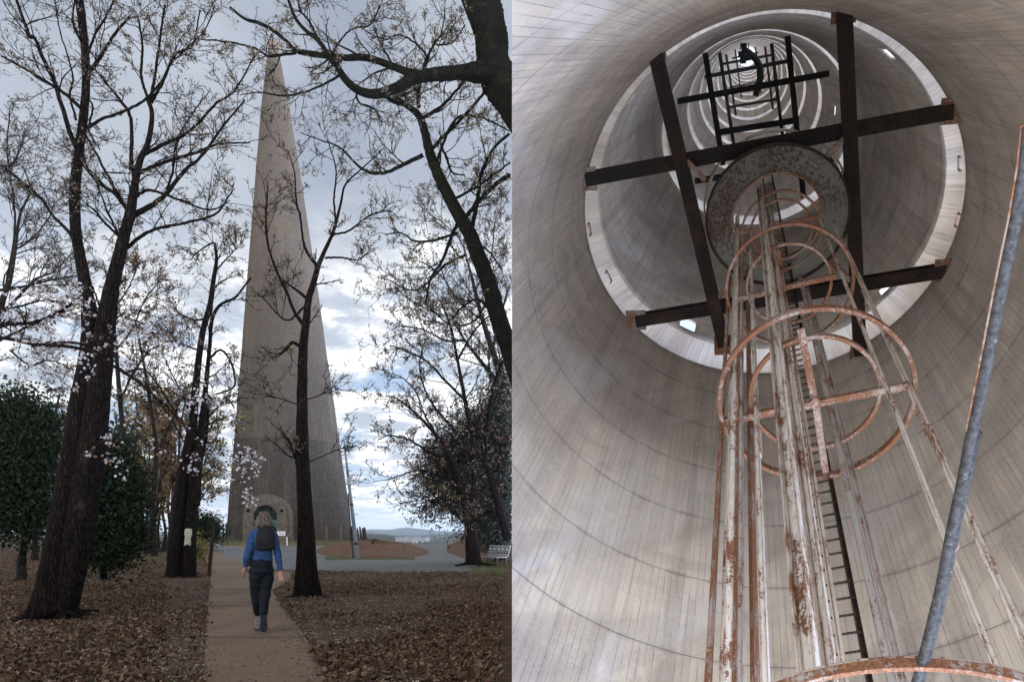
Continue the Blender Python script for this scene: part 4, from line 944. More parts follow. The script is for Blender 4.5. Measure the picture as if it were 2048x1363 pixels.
tree('oak_tree', 'long mossy trunk leaning in from the right edge across the sky', 'tree', 24.,
  [([(1080,860,46),(1040,760,42),(1016,690,38),(998,640,36),(975,560,33),(955,510,31),(940,470,29),(918,432,27),(893,385,25),(872,340,22),(858,300,19),(850,265,17),(838,232,15),(818,214,12),(790,195,9)], -.6, 0.)],
  [([(846,310,9),(815,325,8),(780,342,7),(745,347,7),(715,330,5),(680,295,4),(640,280,3),(600,265,2)], -.6), ([(862,300,8),(890,270,7),(935,225,6),(970,185,5)], .5), ([(846,235,8),(880,215,7),(905,190,5),(930,160,4)], .4), ([(838,215,8),(835,190,7),(842,165,5)], -.2),
   ([(925,440,9),(960,400,9),(990,370,8),(1018,350,8)], 1.2), ([(945,450,10),(955,400,9),(962,350,7),(985,300,6),(1018,268,6)], .8), ([(920,435,8),(900,480,7),(885,520,6),(860,560,5),(850,610,3)], -.8), ([(905,400,6),(950,375,5),(1000,340,4),(1020,325,3)], .3),
   ([(915,465,6),(870,480,5),(830,482,4),(800,465,3),(770,470,2)], -.4), ([(930,510,6),(890,530,5),(850,570,4),(820,580,3),(780,560,2)], .5), ([(880,285,5),(895,320,5),(905,345,4),(930,350,3)], .3), ([(930,480,7),(975,500,4),(1005,540,3)], .6), ([(1000,650,8),(960,600,5),(930,610,4),(900,640,3)], -.3), ([(980,590,5),(950,640,4),(910,650,3),(860,640,2)], -.5), ([(870,330,6),(910,240,5),(960,235,4),(1018,262,3)], .7)],
  dict(n1=8, l1=(35,130), n2=6, l2=.55, n3=5, l3=.5, tmin=.15, rmax=.2), [('bud', 4.4, 3, .5)], 'bark_moss', base=P(1080,860,24.))
tree('oak_tree', 'thick mossy trunk at the top right corner reaching a forked bough over the tower tip', 'tree', 18.6,
  [([(1068,262,80),(1034,205,78),(1002,160,76),(985,115,62),(980,70,66),(968,25,70),(950,-30,76)], 1.2, 0.),
   ([(1000,150,40),(960,146,40),(920,146,27),(880,148,26),(845,152,24),(820,160,22),(795,175,20),(765,186,19),(740,188,18),(712,178,17),(690,158,16),(672,130,13),(662,120,11),(640,85,9),(610,60,8),(590,35,7),(575,-5,6)], -1.5, 0.),
   ([(850,150,17),(820,146,16),(790,135,15),(755,122,14),(725,115,14),(690,116,13),(650,112,12),(610,106,12),(590,100,9),(570,80,8),(545,60,8),(515,45,7),(490,38,6),(460,15,5)], -.6, 0.)],
  [([(592,106,6),(560,110,6),(535,112,6),(512,98,5),(480,88,4),(440,82,4),(395,78,3)], -.2), ([(680,150,6),(655,165,5),(620,180,4),(570,192,4),(520,185,3),(480,190,2)], -.3), ([(848,150,7),(852,120,6),(868,90,4),(885,60,3),(890,20,2)], .4), ([(765,190,8),(790,205,7),(812,212,5)], .3),
   ([(855,115,5),(835,90,4),(800,70,3),(770,80,2)], .2), ([(712,180,5),(718,205,4),(750,220,3),(765,250,2)], .3), ([(660,112,5),(700,60,3),(740,50,3),(760,10,2)], .5), ([(640,90,6),(620,45,5),(600,20,4),(595,-10,3)], -.4), ([(872,90,4),(905,85,3),(930,50,2)], .3)],
  dict(n1=11, l1=(30,115), n2=6, l2=.55, n3=5, l3=.5, tmin=.12, rmax=.14, up=.02), [('bud', 4.2, 3, .45)], 'bark_moss', base=P(1068,262,18.6))
# pale far crowns at left
tree('bare_tree', 'pale leafless tree behind the left trunk spreading over the left edge', 'tree', 26.,
  [([(-60,820,30),(-30,740,22),(-8,650,18),(5,600,14),(20,560,10),(30,500,8),(40,430,6),(60,380,4),(45,330,3)], 0, 0)],
  [([(-10,640,9),(30,600,7),(70,560,6),(110,540,4),(150,500,2)], .5), ([(0,580,8),(50,572,6),(100,560,5),(150,552,3)], -.5), ([(30,500,5),(60,480,4),(95,440,3),(110,400,2)], .3), ([(8,590,6),(30,450,5),(15,300,4),(20,220,2)], .6), ([(-20,690,8),(40,660,6),(90,640,5),(140,620,3),(200,600,2)], -.4), ([(-20,350,8),(15,340,5),(40,300,4),(50,260,2)], .2)],
  dict(n1=14, l1=(45,150), n2=6, l2=.55, n3=6, l3=.5, tmin=.1), [('bud_far', 3.6, 3, .55)], 'bark_far', base=P(-60,1090,26.))
tree('bare_tree', 'fine twigged bare tree between the big left trunk and the double tree', 'tree', 30.,
  [([(262,1110,14),(258,1000,13),(250,900,11),(240,800,10),(232,700,8),(225,620,6),(215,560,4),(205,520,2.5)], 0, .2), ([(300,1105,12),(306,1000,11),(312,900,9),(300,800,7),(286,720,5),(270,640,3)], .4, .2)],
  [([(240,800,6),(270,740,5),(300,700,4),(330,690,2)], .3), ([(232,700,5),(262,660,4),(290,600,3),(320,560,2)], .4), ([(250,900,5),(200,840,4),(160,790,3),(120,760,2)], .3), ([(306,920,5),(340,850,4),(360,800,3)], -.3), ([(225,620,4),(255,580,3),(280,520,2)], .3)],
  dict(n1=14, l1=(30,110), n2=6, l2=.55, n3=5, l3=.5, tmin=.2), [('bud_far', 3.4, 3, .5), ('brownleaf', 5, 2, .3)], 'bark_far')
# right side: bare bushy trees with young leaves and the dark evergreen mass
tree('bushy_tree', 'spreading pale budding tree reaching left above the view at right', 'tree', 30.,
  [([(948,1128,26),(942,1060,22),(935,1010,20),(925,970,16),(905,920,12),(880,880,9),(855,850,7),(825,820,5),(800,800,3.5),(775,790,2.5)], -.5, .3), ([(940,1040,14),(950,960,12),(945,880,10),(930,800,8),(915,720,6),(900,650,5),(880,600,3)], .3, 0)],
  [([(905,920,6),(860,905,5),(820,880,4),(780,870,3),(755,880,2)], .3), ([(880,880,5),(850,830,4),(830,780,3),(800,750,2)], .4), ([(925,970,8),(880,950,6),(840,940,4),(800,950,3),(772,960,2)], -.3), ([(935,1010,7),(900,995,5),(860,1000,3),(830,990,2)], .3), ([(930,800,6),(890,760,5),(850,720,4),(810,700,3),(780,690,2)], .5), ([(915,720,5),(950,660,4),(990,620,3)], .6), ([(945,880,7),(980,820,5),(1010,760,4)], .5),
   ([(900,650,4),(860,620,3),(820,600,2.5),(790,570,2)], .4), ([(945,900,6),(900,850,5),(860,800,4),(840,740,3),(845,690,2)], .2)],
  dict(n1=13, l1=(28,100), n2=6, l2=.55, n3=6, l3=.5, tmin=.12), [('bud', 4.2, 3, .4)], base=G(948,1128))
tree('bushy_tree', 'brown twiggy tree leaning in front of the dark evergreen at right', 'tree', 24.,
  [([(1016,1078,16),(1000,1020,15),(985,965,13),(972,930,11),(968,890,9),(975,840,7),(985,780,5),(1005,720,4)], .2, .1)],
  [([(985,965,6),(955,985,5),(925,1000,4),(890,1010,3),(865,1000,2)], -.4), ([(972,930,5),(930,900,4),(890,890,3),(850,900,2)], .2), ([(968,890,4),(930,850,3),(900,830,2)], .3), ([(1000,1020,6),(960,1035,4),(930,1050,3)], .2), ([(975,950,5),(1000,910,4),(1018,880,3)], .3)],
  dict(n1=14, l1=(30,100), n2=6, l2=.5, n3=5, l3=.5, tmin=.1), [('brownleaf', 4.2, 2, .18), ('bud', 3.8, 2, .15)], base=P(1016,1130,24.))
# second bare crown over the right edge, far
tree('bare_tree', 'farther leafless crown showing between the leaning trunk and the right edge', 'tree', 34.,
  [([(1060,1100,24),(1040,900,20),(1010,780,16),(985,700,12),(965,640,9),(950,580,7),(940,540,5)], 0, 0), ([(1010,780,10),(960,720,7),(930,680,5),(905,640,3)], .3, 0)],
  [([(985,700,6),(1000,640,5),(1015,580,4)], .4), ([(965,640,5),(925,610,4),(890,560,3),(880,520,2)], .3), ([(950,580,4),(980,520,3),(990,450,2)], .3), ([(940,540,4),(920,480,3),(880,440,2)], -.3), ([(930,680,5),(890,680,4),(850,660,3),(800,650,2)], .4)],
  dict(n1=14, l1=(40,120), n2=6, l2=.55, n3=5, l3=.5, tmin=.1), [('bud_far', 4.0, 3, .7)], 'bark_far', base=P(1060,1120,34.))

def evergreen(name, label, cat, blobs, Y, n, size, mat, trunk, seed, twmat='bark', dz=.45):
    """crown of separate leaves gathered in clumps round blob centres (px,py,rx,ry)"""
    r = np.random.default_rng(seed); k = Y/F; root = thing(name, P(trunk[0][0], trunk[0][1], Y), label, cat)
    X, R = limb3(trunk, Y, 0, 40); v, f = tubes(X[None], R[None], 12, flare_rough(40, 12, .3, seed)[None]); new_mesh('trunk', v, f, M[twmat], root)
    C = []; W_ = np.array([b[2]*b[3] for b in blobs], float); W_ /= W_.sum(); nc = max(40, n//70)
    bi = r.choice(len(blobs), nc, p=W_); u = r.normal(size=(nc, 3)); u = unit(u)*(r.random((nc, 1))**.45)*(1+.32*(r.random((nc, 1)) < .22))
    for q, (x, y, z) in zip(bi, u):
        bx, by, rx, ry = blobs[q]; c = P(bx+x*rx, by+y*ry, Y); c.y += z*rx*k*dz*2; C.append(c)
    C = np.array(C); sp_ = np.array([blobs[q][2] for q in bi])*k
    # little branches from the stem to the clumps
    tp = X[r.integers(8, 38, nc)]; mid = (tp+C)/2+r.normal(size=C.shape)*.06; Pt = np.stack([tp, mid, C], 1); Rr = np.ones((nc, 3))*np.array([.02, .014, .006])*Y/15
    Pm = Pt[:: 2]; v, f = tubes(Pm, Rr[::2], 4); new_mesh('branches', v, f, M[twmat], root)
    ci = r.integers(0, nc, n); cs = size*k*(2.2+2.2*r.random(nc)); p = C[ci]+r.normal(size=(n, 3))*cs[ci][:, None]*.75
    lim = LIM*p[:, 1]-.05; p = p[p[:, 0] < lim]; m = len(p)
    a = unit(r.normal(size=(m, 3))+[0, 0, -.2]); b = unit(np.cross(a, r.normal(size=(m, 3)))); s = (size*k*(.5+.8*r.random(m)))[:, None]; nn = np.cross(a, b)
    w = .34 if mat != 'conifer' else .16
    V = np.stack([p, p+a*s*.5+b*s*w+nn*s*.08, p+a*s, p+a*s*.5-b*s*w+nn*s*.08], 1).reshape(-1, 3)
    new_mesh('foliage', V, np.arange(len(V)).reshape(-1, 4), M[mat], root, False); return root
evergreen('camellia', 'dense dark evergreen at the left edge behind the double trunk', 'evergreen tree', [(30,900,60,90),(60,860,45,60),(20,1010,60,60),(72,960,30,60),(10,830,45,45),(88,860,16,30),(60,1040,40,30)], 17., 30000, 7.5, 'evergreen', [(45,1130,14),(50,1040,12),(48,950,8),(40,860,4)], 3)
evergreen('camellia', 'dark glossy evergreen bush right of the double trunk with branches to the ground', 'evergreen tree', [(215,950,40,50),(210,1010,55,60),(230,1060,52,45),(190,1090,45,36),(225,905,30,34),(250,975,34,50),(180,1050,36,50),(232,1110,30,22)], 14.6, 30000, 7.5, 'evergreen', [(207,1158,14),(208,1110,13),(214,1040,10),(216,960,7),(218,910,4)], 5)
evergreen('conifer', 'big dark brownish green evergreen mass at the right edge above the bench', 'evergreen tree', [(990,960,55,80),(940,940,46,50),(960,880,50,50),(1005,840,36,60),(900,905,30,34),(895,960,34,40),(1000,1040,40,40),(870,930,22,26),(925,1000,30,30),(1010,780,22,40),(870,1010,16,20)], 33., 60000, 8, 'conifer', [(1000,1120,20),(998,1040,18),(990,950,12),(985,860,6)], 7)
evergreen('shrub', 'low dark green shrub at the bend of the path left of the tower', 'shrub', [(408,1052,17,22),(425,1060,12,14),(398,1062,12,16),(418,1044,8,10)], 62., 7000, 4.2, 'evergreen', [(410,1089,3),(410,1070,2.5),(411,1050,1.5)], 9)
evergreen('shrub', 'small green tuft of leaves at the foot of the double tree by the path', 'shrub', [(388,1096,9,7),(392,1100,7,6)], 33., 1400, 5, 'yellowleaf', [(389,1108,2),(389,1102,1.5),(390,1096,1)], 12)
evergreen('shrub', 'low dark shrub under the trees right of the benches', 'shrub', [(1000,1075,26,22),(975,1062,20,16),(1010,1050,20,20)], 36., 9000, 6, 'conifer', [(1000,1108,4),(1000,1085,3),(1000,1065,2)], 14)
# woodland stems behind, each a tree of its own
wood = [(42,1160,18,22.,'brownleaf'),(270,1116,9,32.,'yellowleaf'),(292,1108,6,42.,'yellowleaf'),(309,1112,11,36.,'brownleaf'),(325,1104,6,44.,'yellowleaf'),(334,1102,7,40.,'brownleaf'),(346,1110,8,34.,'brownleaf'),(281,1100,5,50.,'yellowleaf'),(318,1098,5,56.,'brownleaf'),(392,1098,9,40.,'yellowleaf'),(240,1104,7,46.,'brownleaf'),(130,1108,10,38.,'brownleaf'),(70,1120,12,30.,'brownleaf'),(338,1120,9,30.,'brownleaf')]
wlab = ['leaning dark stem at the foot of the left evergreen','slim stem just right of the camellia bush','thin stem with yellow green leaves in the middle of the wood','stout stem with a swollen foot in the middle of the wood','thin stem with yellow leaves left of the double tree','straight stem with brown leaves left of the double tree','stem with brown leaves touching the double tree','thinnest yellow leaved stem deep in the wood','thinnest brown leaved stem deep in the wood','stem with hanging yellow leaves right of the double tree','thin stem hidden behind the camellia bush','stem behind the big double trunk','stem between the left evergreen and the big trunk','stem with lighter patched bark beside the double tree']
for k, ((x, y, w, Yw, lm), lab) in enumerate(zip(wood, wlab)):
    r = np.random.default_rng(50+k); Yw = G(x, y).y; top = 850-r.random()*80; ln = (r.random()-.3)*40+(55 if k == 0 else 0); H = y-top
    q = [(x+ln*t**1.2+r.normal()*3*(t > 0), y-H*t, w*(1-.8*t)+.8) for t in (0, .15, .3, .45, .6, .8, 1)]
    lb = [([(x+ln*t**1.2, y-H*t, w*.4*(1-t)+1), (x+ln*t**1.2+dx*.5, y-H*t-18, w*.25), (x+ln*t**1.2+dx, y-H*t-40-abs(dx)*.4, 1)], .3*(1 if dx > 0 else -1)) for t, dx in zip((.3,.42,.55,.66,.8), r.normal(size=5)*38)]
    tree('woodland_tree', lab, 'tree', Yw, [(q, 0, .4)], lb, dict(n1=7, l1=(18,60), n2=4, l2=.55, n3=4, l3=.55, tmin=.25), [(lm, 6.2 if lm == 'yellowleaf' else 6, 3, .5), ('bud_far', 3.6, 2, .4)], 'bark_far', 'stems of the wood behind the path')
# cherry boughs with white blossom
def cherry(label, boughs, Y, tufts, n, seed, n1=7, base=None):
    r = np.random.default_rng(seed); root = thing('cherry_branch', base or P(boughs[0][0][0], boughs[0][0][1], Y), label, 'blossom branch'); A, AR, parts = [], [], []
    for pts in boughs: X, R = limb3(pts, Y, .4, 30, .6); A.append(X); AR.append(R); parts.append(tubes(X[None], R[None], 7))
    A, AR = np.stack(A), np.stack(AR); p, d, q, t, _ = spawn(A, AR, n1, .1, 1, (25, 70), .05); L = (15+60*rng.random(len(p)))*Y/F
    P1, R1 = grow(p, d, L, np.clip(q*.5, .7*Y/F, 2*Y/F), 7, .2); p, d, q, t, ix = spawn(P1, R1, 4, .2, 1, (25, 70), 0); P2, R2 = grow(p, d, L[ix]*.5, np.maximum(q*.7, .5*Y/F), 5, .2)
    if tufts:       # a twig carries every tuft
        every = np.concatenate([A.reshape(-1, 3), P1.reshape(-1, 3)])
        for x_, y_ in tufts:
            e = np.array(P(x_, y_, Y)); s_ = every[np.argmin(((every-e)**2).sum(1))]; L_ = float(np.linalg.norm(e-s_))
            mid = [s_*(1-f_)+e*f_+r.normal(size=3)*L_*.09+[0, 0, L_*.12*math.sin(f_*3.14)] for f_ in (.25, .5, .75)]
            parts.append(tubes(resample(np.array([s_]+mid+[e]), 14)[None], np.linspace(.8, .4, 14)[None]*Y/F, 5)); every = np.concatenate([every, resample(np.array([s_]+mid+[e]), 14)])
    v, f = merge(parts+[tubes(P1, R1, 5), tubes(P2, R2, 4)]); new_mesh('boughs', v, f, M['bark'], root)
    V = []
    ends = np.concatenate([P1[:, -1], P2[:, -1], P2[:, 2]]); sel = ends[r.choice(len(ends), min(n, len(ends)), replace=False)]; ex = np.array([P(x, y, Y) for x, y in tufts]) if tufts else np.zeros((0, 3))
    cl = np.concatenate([sel, ex]); big = np.r_[np.zeros(len(sel)), np.ones(len(ex))]
    for c, bg in zip(cl, big):
        for _ in range(int(2+3*r.random()+5*bg)):
            o = c+r.normal(size=3)*(3.2+4*bg)*Y/F; ax = unit(r.normal(size=3)+[0,-.6,0]); u = unit(np.cross(ax, r.normal(size=3))); w = np.cross(ax, u); s = 3.2*Y/F
            for k in range(5):
                a = k*1.2566; d0 = u*math.cos(a)+w*math.sin(a); d1 = u*math.cos(a+1.57)+w*math.sin(a+1.57)
                V += [o, o+d0*s*.6+d1*s*.33+ax*s*.1, o+d0*s+ax*s*.18, o+d0*s*.6-d1*s*.33+ax*s*.1]
    V = np.array(V); new_mesh('blossoms', V, np.arange(len(V)).reshape(-1, 4), M['petal'], root, False)
    v, f = leaves(P2, 2, 6*Y/F, .4, .02); new_mesh('young_leaves', v, f, M['brownleaf'], root, False)
cherry('long blossoming cherry bough arching from the big left trunk down past the double tree', [[(60,688,7),(110,690,8),(170,700,9),(215,725,8),(250,745,7),(290,775,6),(320,805,5),(350,850,4),(375,895,3),(395,930,2)],[(250,745,5),(290,740,4),(330,790,3),(370,850,3),(420,900,2),(470,912,2),(498,900,1.5)],[(290,775,4),(330,775,3),(380,800,2.5),(420,790,2)],[(350,850,3),(300,870,2.5),(240,880,2),(215,905,1.5)]], 8.6,
       [(178,748),(184,740),(172,720),(160,722),(396,792),(404,800),(400,788),(382,935),(388,940),(378,930),(230,920),(236,924),(246,950),(480,910),(484,915),(470,925),(482,932),(497,938),(493,945),(488,965),(494,985),(499,998),(494,1000),(502,996),(440,975),(446,985),(344,690),(311,687),(320,690),(465,845),(430,870),(262,830)], 100, 21)
cherry('mass of white blossom on thin boughs at the left edge beside the big trunk', [[(-20,655,12),(20,648,10),(60,645,8),(110,628,7),(165,590,5)],[(-20,670,9),(30,680,8),(80,690,7),(140,684,6),(200,690,4),(250,660,3)],[(-10,620,6),(40,612,5),(90,600,4),(140,610,3)],[(20,700,5),(60,730,4),(100,720,3),(150,740,2)],[(200,690,4),(240,640,3),(290,650,2),(320,690,2)]], 9.4, [], 330, 22, 16)

# ---------------------------------------------------------------- the walker
M['skin'] = simple('skin', (.24,.115,.08), (.30,.15,.11), 12, .55, .4, .1)
M['sweater'] = simple('blue_knit_sweater', (.018,.040,.10), (.030,.060,.135), 40, .9, .1, .5, 5, .004, (1,1,.5))
M['trousers'] = simple('black_trousers', (.004,.005,.008), (.009,.010,.015), 18, .85, .15, .4)
M['hair'] = simple('streaked_blonde_hair', (.015,.009,.006), (.115,.075,.045), 60, .5, .4, .6, 6, .006, (1,1,.08))
M['pack'] = simple('black_backpack_cloth', (.004,.004,.005), (.012,.012,.014), 30, .8, .2, .4)
M['shoe'] = simple('grey_walking_shoe', (.09,.085,.085), (.20,.19,.18), 22, .8, .2, .4); M['sole'] = simple('dark_tread_sole', (.018,.02,.024), (.045,.05,.06), 40, .8, .2, .8)
M['phone'] = simple('black_phone', (.008,.008,.009), (.012,.012,.014), 5, .3, .5)
WY = 10.1; WP = P(525, 1272, WY); WZ = 0.035
def wl(px, py, y=0.): v = P(px, py, WY); return Vector((WP.x+(v.x-WP.x)*.86, WY+y, v.z))       # a spot of the figure, y = towards the tower
def loftm(mb, pts, ra, rb=None, n=18, ax=None):
    """closed tube with elliptical sections: ra across, rb fore-and-aft"""
    pts = [Vector(p) for p in pts]; rb = rb or ra; m = len(pts); V = []
    for i, p in enumerate(pts):
        t = (pts[min(i+1, m-1)]-pts[max(i-1, 0)]).normalized(); u = Vector((1,0,0)) if ax is None else Vector(ax); u = (u-t*u.dot(t)).normalized(); w = t.cross(u)
        V += [p+u*ra[i]*math.cos(a)+w*rb[i]*math.sin(a) for a in [2*math.pi*k/n for k in range(n)]]
    mb.add(V, [(i*n+k, i*n+(k+1) % n, (i+1)*n+(k+1) % n, (i+1)*n+k) for i in range(m-1) for k in range(n)]+[tuple(range(n))[::-1], tuple(range((m-1)*n, m*n))])
def ell(mb, c, r, n=16, rot=None):
    V = []; m = 10
    for i in range(1, m):
        f = math.pi*i/m
        for k in range(n):
            a = 2*math.pi*k/n; v = Vector((r[0]*math.sin(f)*math.cos(a), r[1]*math.sin(f)*math.sin(a), r[2]*math.cos(f))); V.append(Vector(c)+(rot@v if rot else v))
    tp = Vector((0,0,r[2])); V += [Vector(c)+(rot@tp if rot else tp), Vector(c)-(rot@tp if rot else tp)]; q = len(V)-2
    mb.add(V, [(i*n+k, (i+1)*n+k, (i+1)*n+(k+1) % n, i*n+(k+1) % n) for i in range(m-2) for k in range(n)]+[(q, k, (k+1) % n) for k in range(n)]+[(q+1, (m-2)*n+(k+1) % n, (m-2)*n+k) for k in range(n)])
def fuse(mb, name, mat, parent, vox=.009, smooth=4, disp=None):
    me = bpy.data.meshes.new('t'); me.from_pydata([tuple(v) for v in mb.v], [], mb.f); me.update(); bm = bmesh.new(); bm.from_mesh(me); bmesh.ops.recalc_face_normals(bm, faces=bm.faces); bm.to_mesh(me); bm.free()
    o = bpy.data.objects.new('t', me); COL.objects.link(o); r = o.modifiers.new('r', 'REMESH'); r.mode = 'VOXEL'; r.voxel_size = vox; s = o.modifiers.new('s', 'SMOOTH'); s.iterations = smooth; s.factor = .5
    dg = bpy.context.evaluated_depsgraph_get(); m2 = bpy.data.meshes.new_from_object(o.evaluated_get(dg)); bpy.data.objects.remove(o)
    if disp:
        for v in m2.vertices: v.co += v.normal*disp(v.co)
    for p in m2.polygons: p.use_smooth = True
    m2.materials.clear(); m2.materials.append(mat); o = bpy.data.objects.new(name, m2); COL.objects.link(o)
    if parent: put(o, parent)
    return o
def walker():
    root = thing('person', (WP.x, WY, WZ), 'blonde woman in blue sweater and black trousers walking away up the path', 'person')
    def hand(mb, wrist, palm, tips, th, r=.0085):
        """palm ellipsoid from wrist to knuckles, then five bent fingers"""
        w, p = Vector(wrist), Vector(palm); d = (p-w); L = d.length; loftm(mb, [w, w+d*.35, w+d*.8, p+d*.12], [.024,.030,.037,.034], [.020,.017,.016,.012])
        for base, mid, tip in tips: mb.tube([base, (Vector(base)+Vector(mid))/2, mid, tip], [r*1.1, r*1.05, r, r*.8], 8)
        mb.tube(th, [r*1.35, r*1.15, r*.9], 8)
    # ---- body: head, neck, forearms, hands, ankles (one surface)
    b = MB(); hc = wl(528.5, 1040, .02)
    ell(b, hc, (.066, .084, .105)); ell(b, hc+Vector((0, .05, -.055)), (.052, .055, .06)); loftm(b, [wl(527,1070,-.01), wl(528,1055,0), wl(528,1046,.01)], [.058,.052,.055], [.06,.055,.06])
    ell(b, hc+Vector((0,.102,-.018)), (.013,.02,.024)); ell(b, hc+Vector((.0,.088,-.058)), (.026,.014,.012))       # nose, mouth
    for q in (-1, 1): ell(b, hc+Vector((q*.077,-.002,-.01)), (.011,.02,.031)); ell(b, hc+Vector((q*.03,.083,.008)), (.015,.012,.011))
    # torso core and limbs under the clothes
    loftm(b, [wl(523,1140), wl(524,1118), wl(526,1090,-.01), wl(526,1066,-.01), wl(527,1058)], [.12,.11,.12,.12,.06], [.09,.08,.09,.08,.05])
    LE, LW = wl(493,1112,-.05), wl(489.5,1133,.03); RE, RW = wl(558,1112,-.10), wl(562.5,1141,-.10)
    loftm(b, [wl(507,1066), LE, LW], [.035,.032,.023]); loftm(b, [wl(547,1066), RE, RW], [.035,.032,.023])
    # right hand, hanging back with fingers trailing
    pr = RW+Vector((.006,-.012,-.062)); tips = []
    for k, (dx, L) in enumerate(((-.024,.066),(-.008,.078),(.008,.073),(.022,.055))):
        bs = pr+Vector((dx*.9, -.004, -.006)); md = bs+Vector((dx*.25+.004, -.014, -L*.55)); tips.append((bs, md, md+Vector((dx*.15+.002, -.022+.004*k, -L*.42))))
    hand(b, RW, pr, tips, [RW+Vector((-.018,.01,-.03)), RW+Vector((-.042,.014,-.062)), RW+Vector((-.046,.006,-.088))])
    # left hand closed round the phone
    pl = LW+Vector((-.006,.012,-.055)); tips = []
    for k, (dy, L) in enumerate(((.026,.04),(.009,.045),(-.009,.043),(-.026,.036))):
        bs = pl+Vector((-.018, dy, -.004)); md = bs+Vector((-.006, dy*.1, -L*.8)); tips.append((bs, md, md+Vector((.026, 0, -.014))))
    hand(b, LW, pl, tips, [LW+Vector((.012,.02,-.03)), LW+Vector((.036,.03,-.05)), LW+Vector((.030,.024,-.078))], .0088)
    loftm(b, [wl(514,1200,.13), wl(515.5,1232,.27)], [.04,.034]); loftm(b, [wl(527,1195,0), wl(529,1232,-.03)], [.04,.034])
    loftm(b, [wl(516,1140), wl(514,1180,.06), wl(515,1200,.1)], [.07,.05,.04]); loftm(b, [wl(535,1140), wl(531,1180,.03), wl(527,1195,0)], [.07,.05,.04])
    fuse(b, 'body', M['skin'], root, .0065, 2)
    # ---- sweater
    b = MB(); loftm(b, [wl(524.5,1121,.0), wl(524.5,1116), wl(525.5,1100,-.005), wl(526.5,1085,-.012), wl(527,1072,-.012), wl(527,1064,-.01), wl(527.5,1058,-.005), wl(528,1054)], [.132,.130,.118,.124,.134,.130,.095,.055], [.105,.105,.098,.106,.112,.10,.08,.055], 26)
    sl_ = wl(506.5,1067,-.01); loftm(b, [wl(513,1062,-.01), sl_, wl(500.5,1085,-.03), LE, wl(490.5,1122,-.0), LW+Vector((0,-.004,.012))], [.055,.060,.053,.045,.038,.033], [.06,.062,.053,.046,.04,.034])
    sr = wl(547,1067,-.01); loftm(b, [wl(541,1062,-.01), sr, wl(552.5,1088,-.05), RE, wl(560.5,1128,-.105), RW+Vector((0,0,.012))], [.055,.060,.053,.045,.038,.032], [.06,.062,.053,.046,.04,.034])
    nz = lambda co: .0035*math.sin(co.z*70+co.x*25)*math.sin(co.x*38+co.z*12)+.0022*math.sin(co.z*150+co.x*60)
    fuse(b, 'sweater', M['sweater'], root, .0085, 3, nz)
    # ---- trousers (wide black, left leg planted, right leg pushing off)
    b = MB(); loftm(b, [wl(524.5,1110), wl(524,1118), wl(523.5,1130,-.01), wl(523.5,1142,-.015), wl(523.5,1150)], [.105,.118,.136,.140,.09], [.092,.105,.122,.125,.08], 26)
    loftm(b, [wl(513,1135), wl(511,1155,.02), wl(511.5,1180,.07), wl(513.5,1205,.10), wl(515.5,1222,.22), wl(516,1229,.26)], [.088,.086,.074,.068,.062,.056], [.105,.105,.09,.075,.064,.06], 22)
    loftm(b, [wl(534,1135), wl(535,1155,.02), wl(531.5,1180,.02), wl(528.5,1205,-.04), wl(527.5,1220,-.11), wl(527.5,1226,-.12)], [.088,.086,.070,.062,.056,.050], [.105,.103,.088,.074,.062,.058], 22)
    nz2 = lambda co: .005*math.sin(co.z*42+co.x*30)*math.sin(co.x*26-co.z*17)
    fuse(b, 'trousers', M['trousers'], root, .0095, 3, nz2)
    # ---- shoes: left flat on the path ahead, right heel lifted showing its sole
    def shoe(c, d, up, name='shoe'):
        d, up = Vector(d).normalized(), Vector(up); up = (up-d*up.dot(d)).normalized(); sd = d.cross(up); R = Matrix((sd, d, up)).transposed(); pt = lambda x, y, z: Vector(c)+R@Vector((x, y, z))
        b = MB(); loftm(b, [pt(0,-.10,.045), pt(0,-.06,.05), pt(0,0,.05), pt(0,.06,.04), pt(0,.12,.03), pt(0,.148,.024)], [.032,.040,.044,.047,.042,.022], [.045,.052,.048,.035,.025,.014], 18, sd); loftm(b, [pt(0,-.05,.04), pt(0,-.06,.12), pt(0,-.065,.155)], [.044,.042,.044], [.055,.05,.05], 16, sd)
        s_ = fuse(b, name, M['shoe'], root, .007, 3)
        out = [(-.036,-.11),(-.042,-.06),(-.036,0),(-.048,.06),(-.042,.12),(-.018,.152),(.018,.152),(.042,.12),(.05,.06),(.038,0),(.042,-.06),(.036,-.11),(.0,-.125)]
        m = MB(); n = len(out); m.add([pt(x, y, z) for z in (-.006, .022) for x, y in out], [tuple(range(n))[::-1], tuple(range(n, 2*n))]+[(i, (i+1) % n, n+(i+1) % n, n+i) for i in range(n)])
        for k in range(9): m.box(pt(0, -.10+.028*k, -.009), (.066, .012, .008), (sd, d, up))
        o = m.build('sole', M['sole']); o.parent = s_; o.matrix_parent_inverse = s_.matrix_basis.inverted()
    shoe((wl(515,0).x, WY+.34, WZ+.008), (.02,1,0), (0,0,1)); toe = Vector((wl(527.5,0).x, WY-.05, WZ+.03)); shoe(toe+Vector((0,-.035,.125)), (0,.42,-1), (0,1,.42))
    # ---- hair: strands over a shaped cap
    b = MB(); ell(b, hc+Vector((0,-.012,.012)), (.076,.094,.108)); loftm(b, [wl(528,1030,-.03), wl(528,1042,-.035), wl(528,1050,-.045), wl(528.5,1058,-.055)], [.072,.088,.088,.06], [.078,.075,.06,.04], 22)
    rr = np.random.default_rng(4)
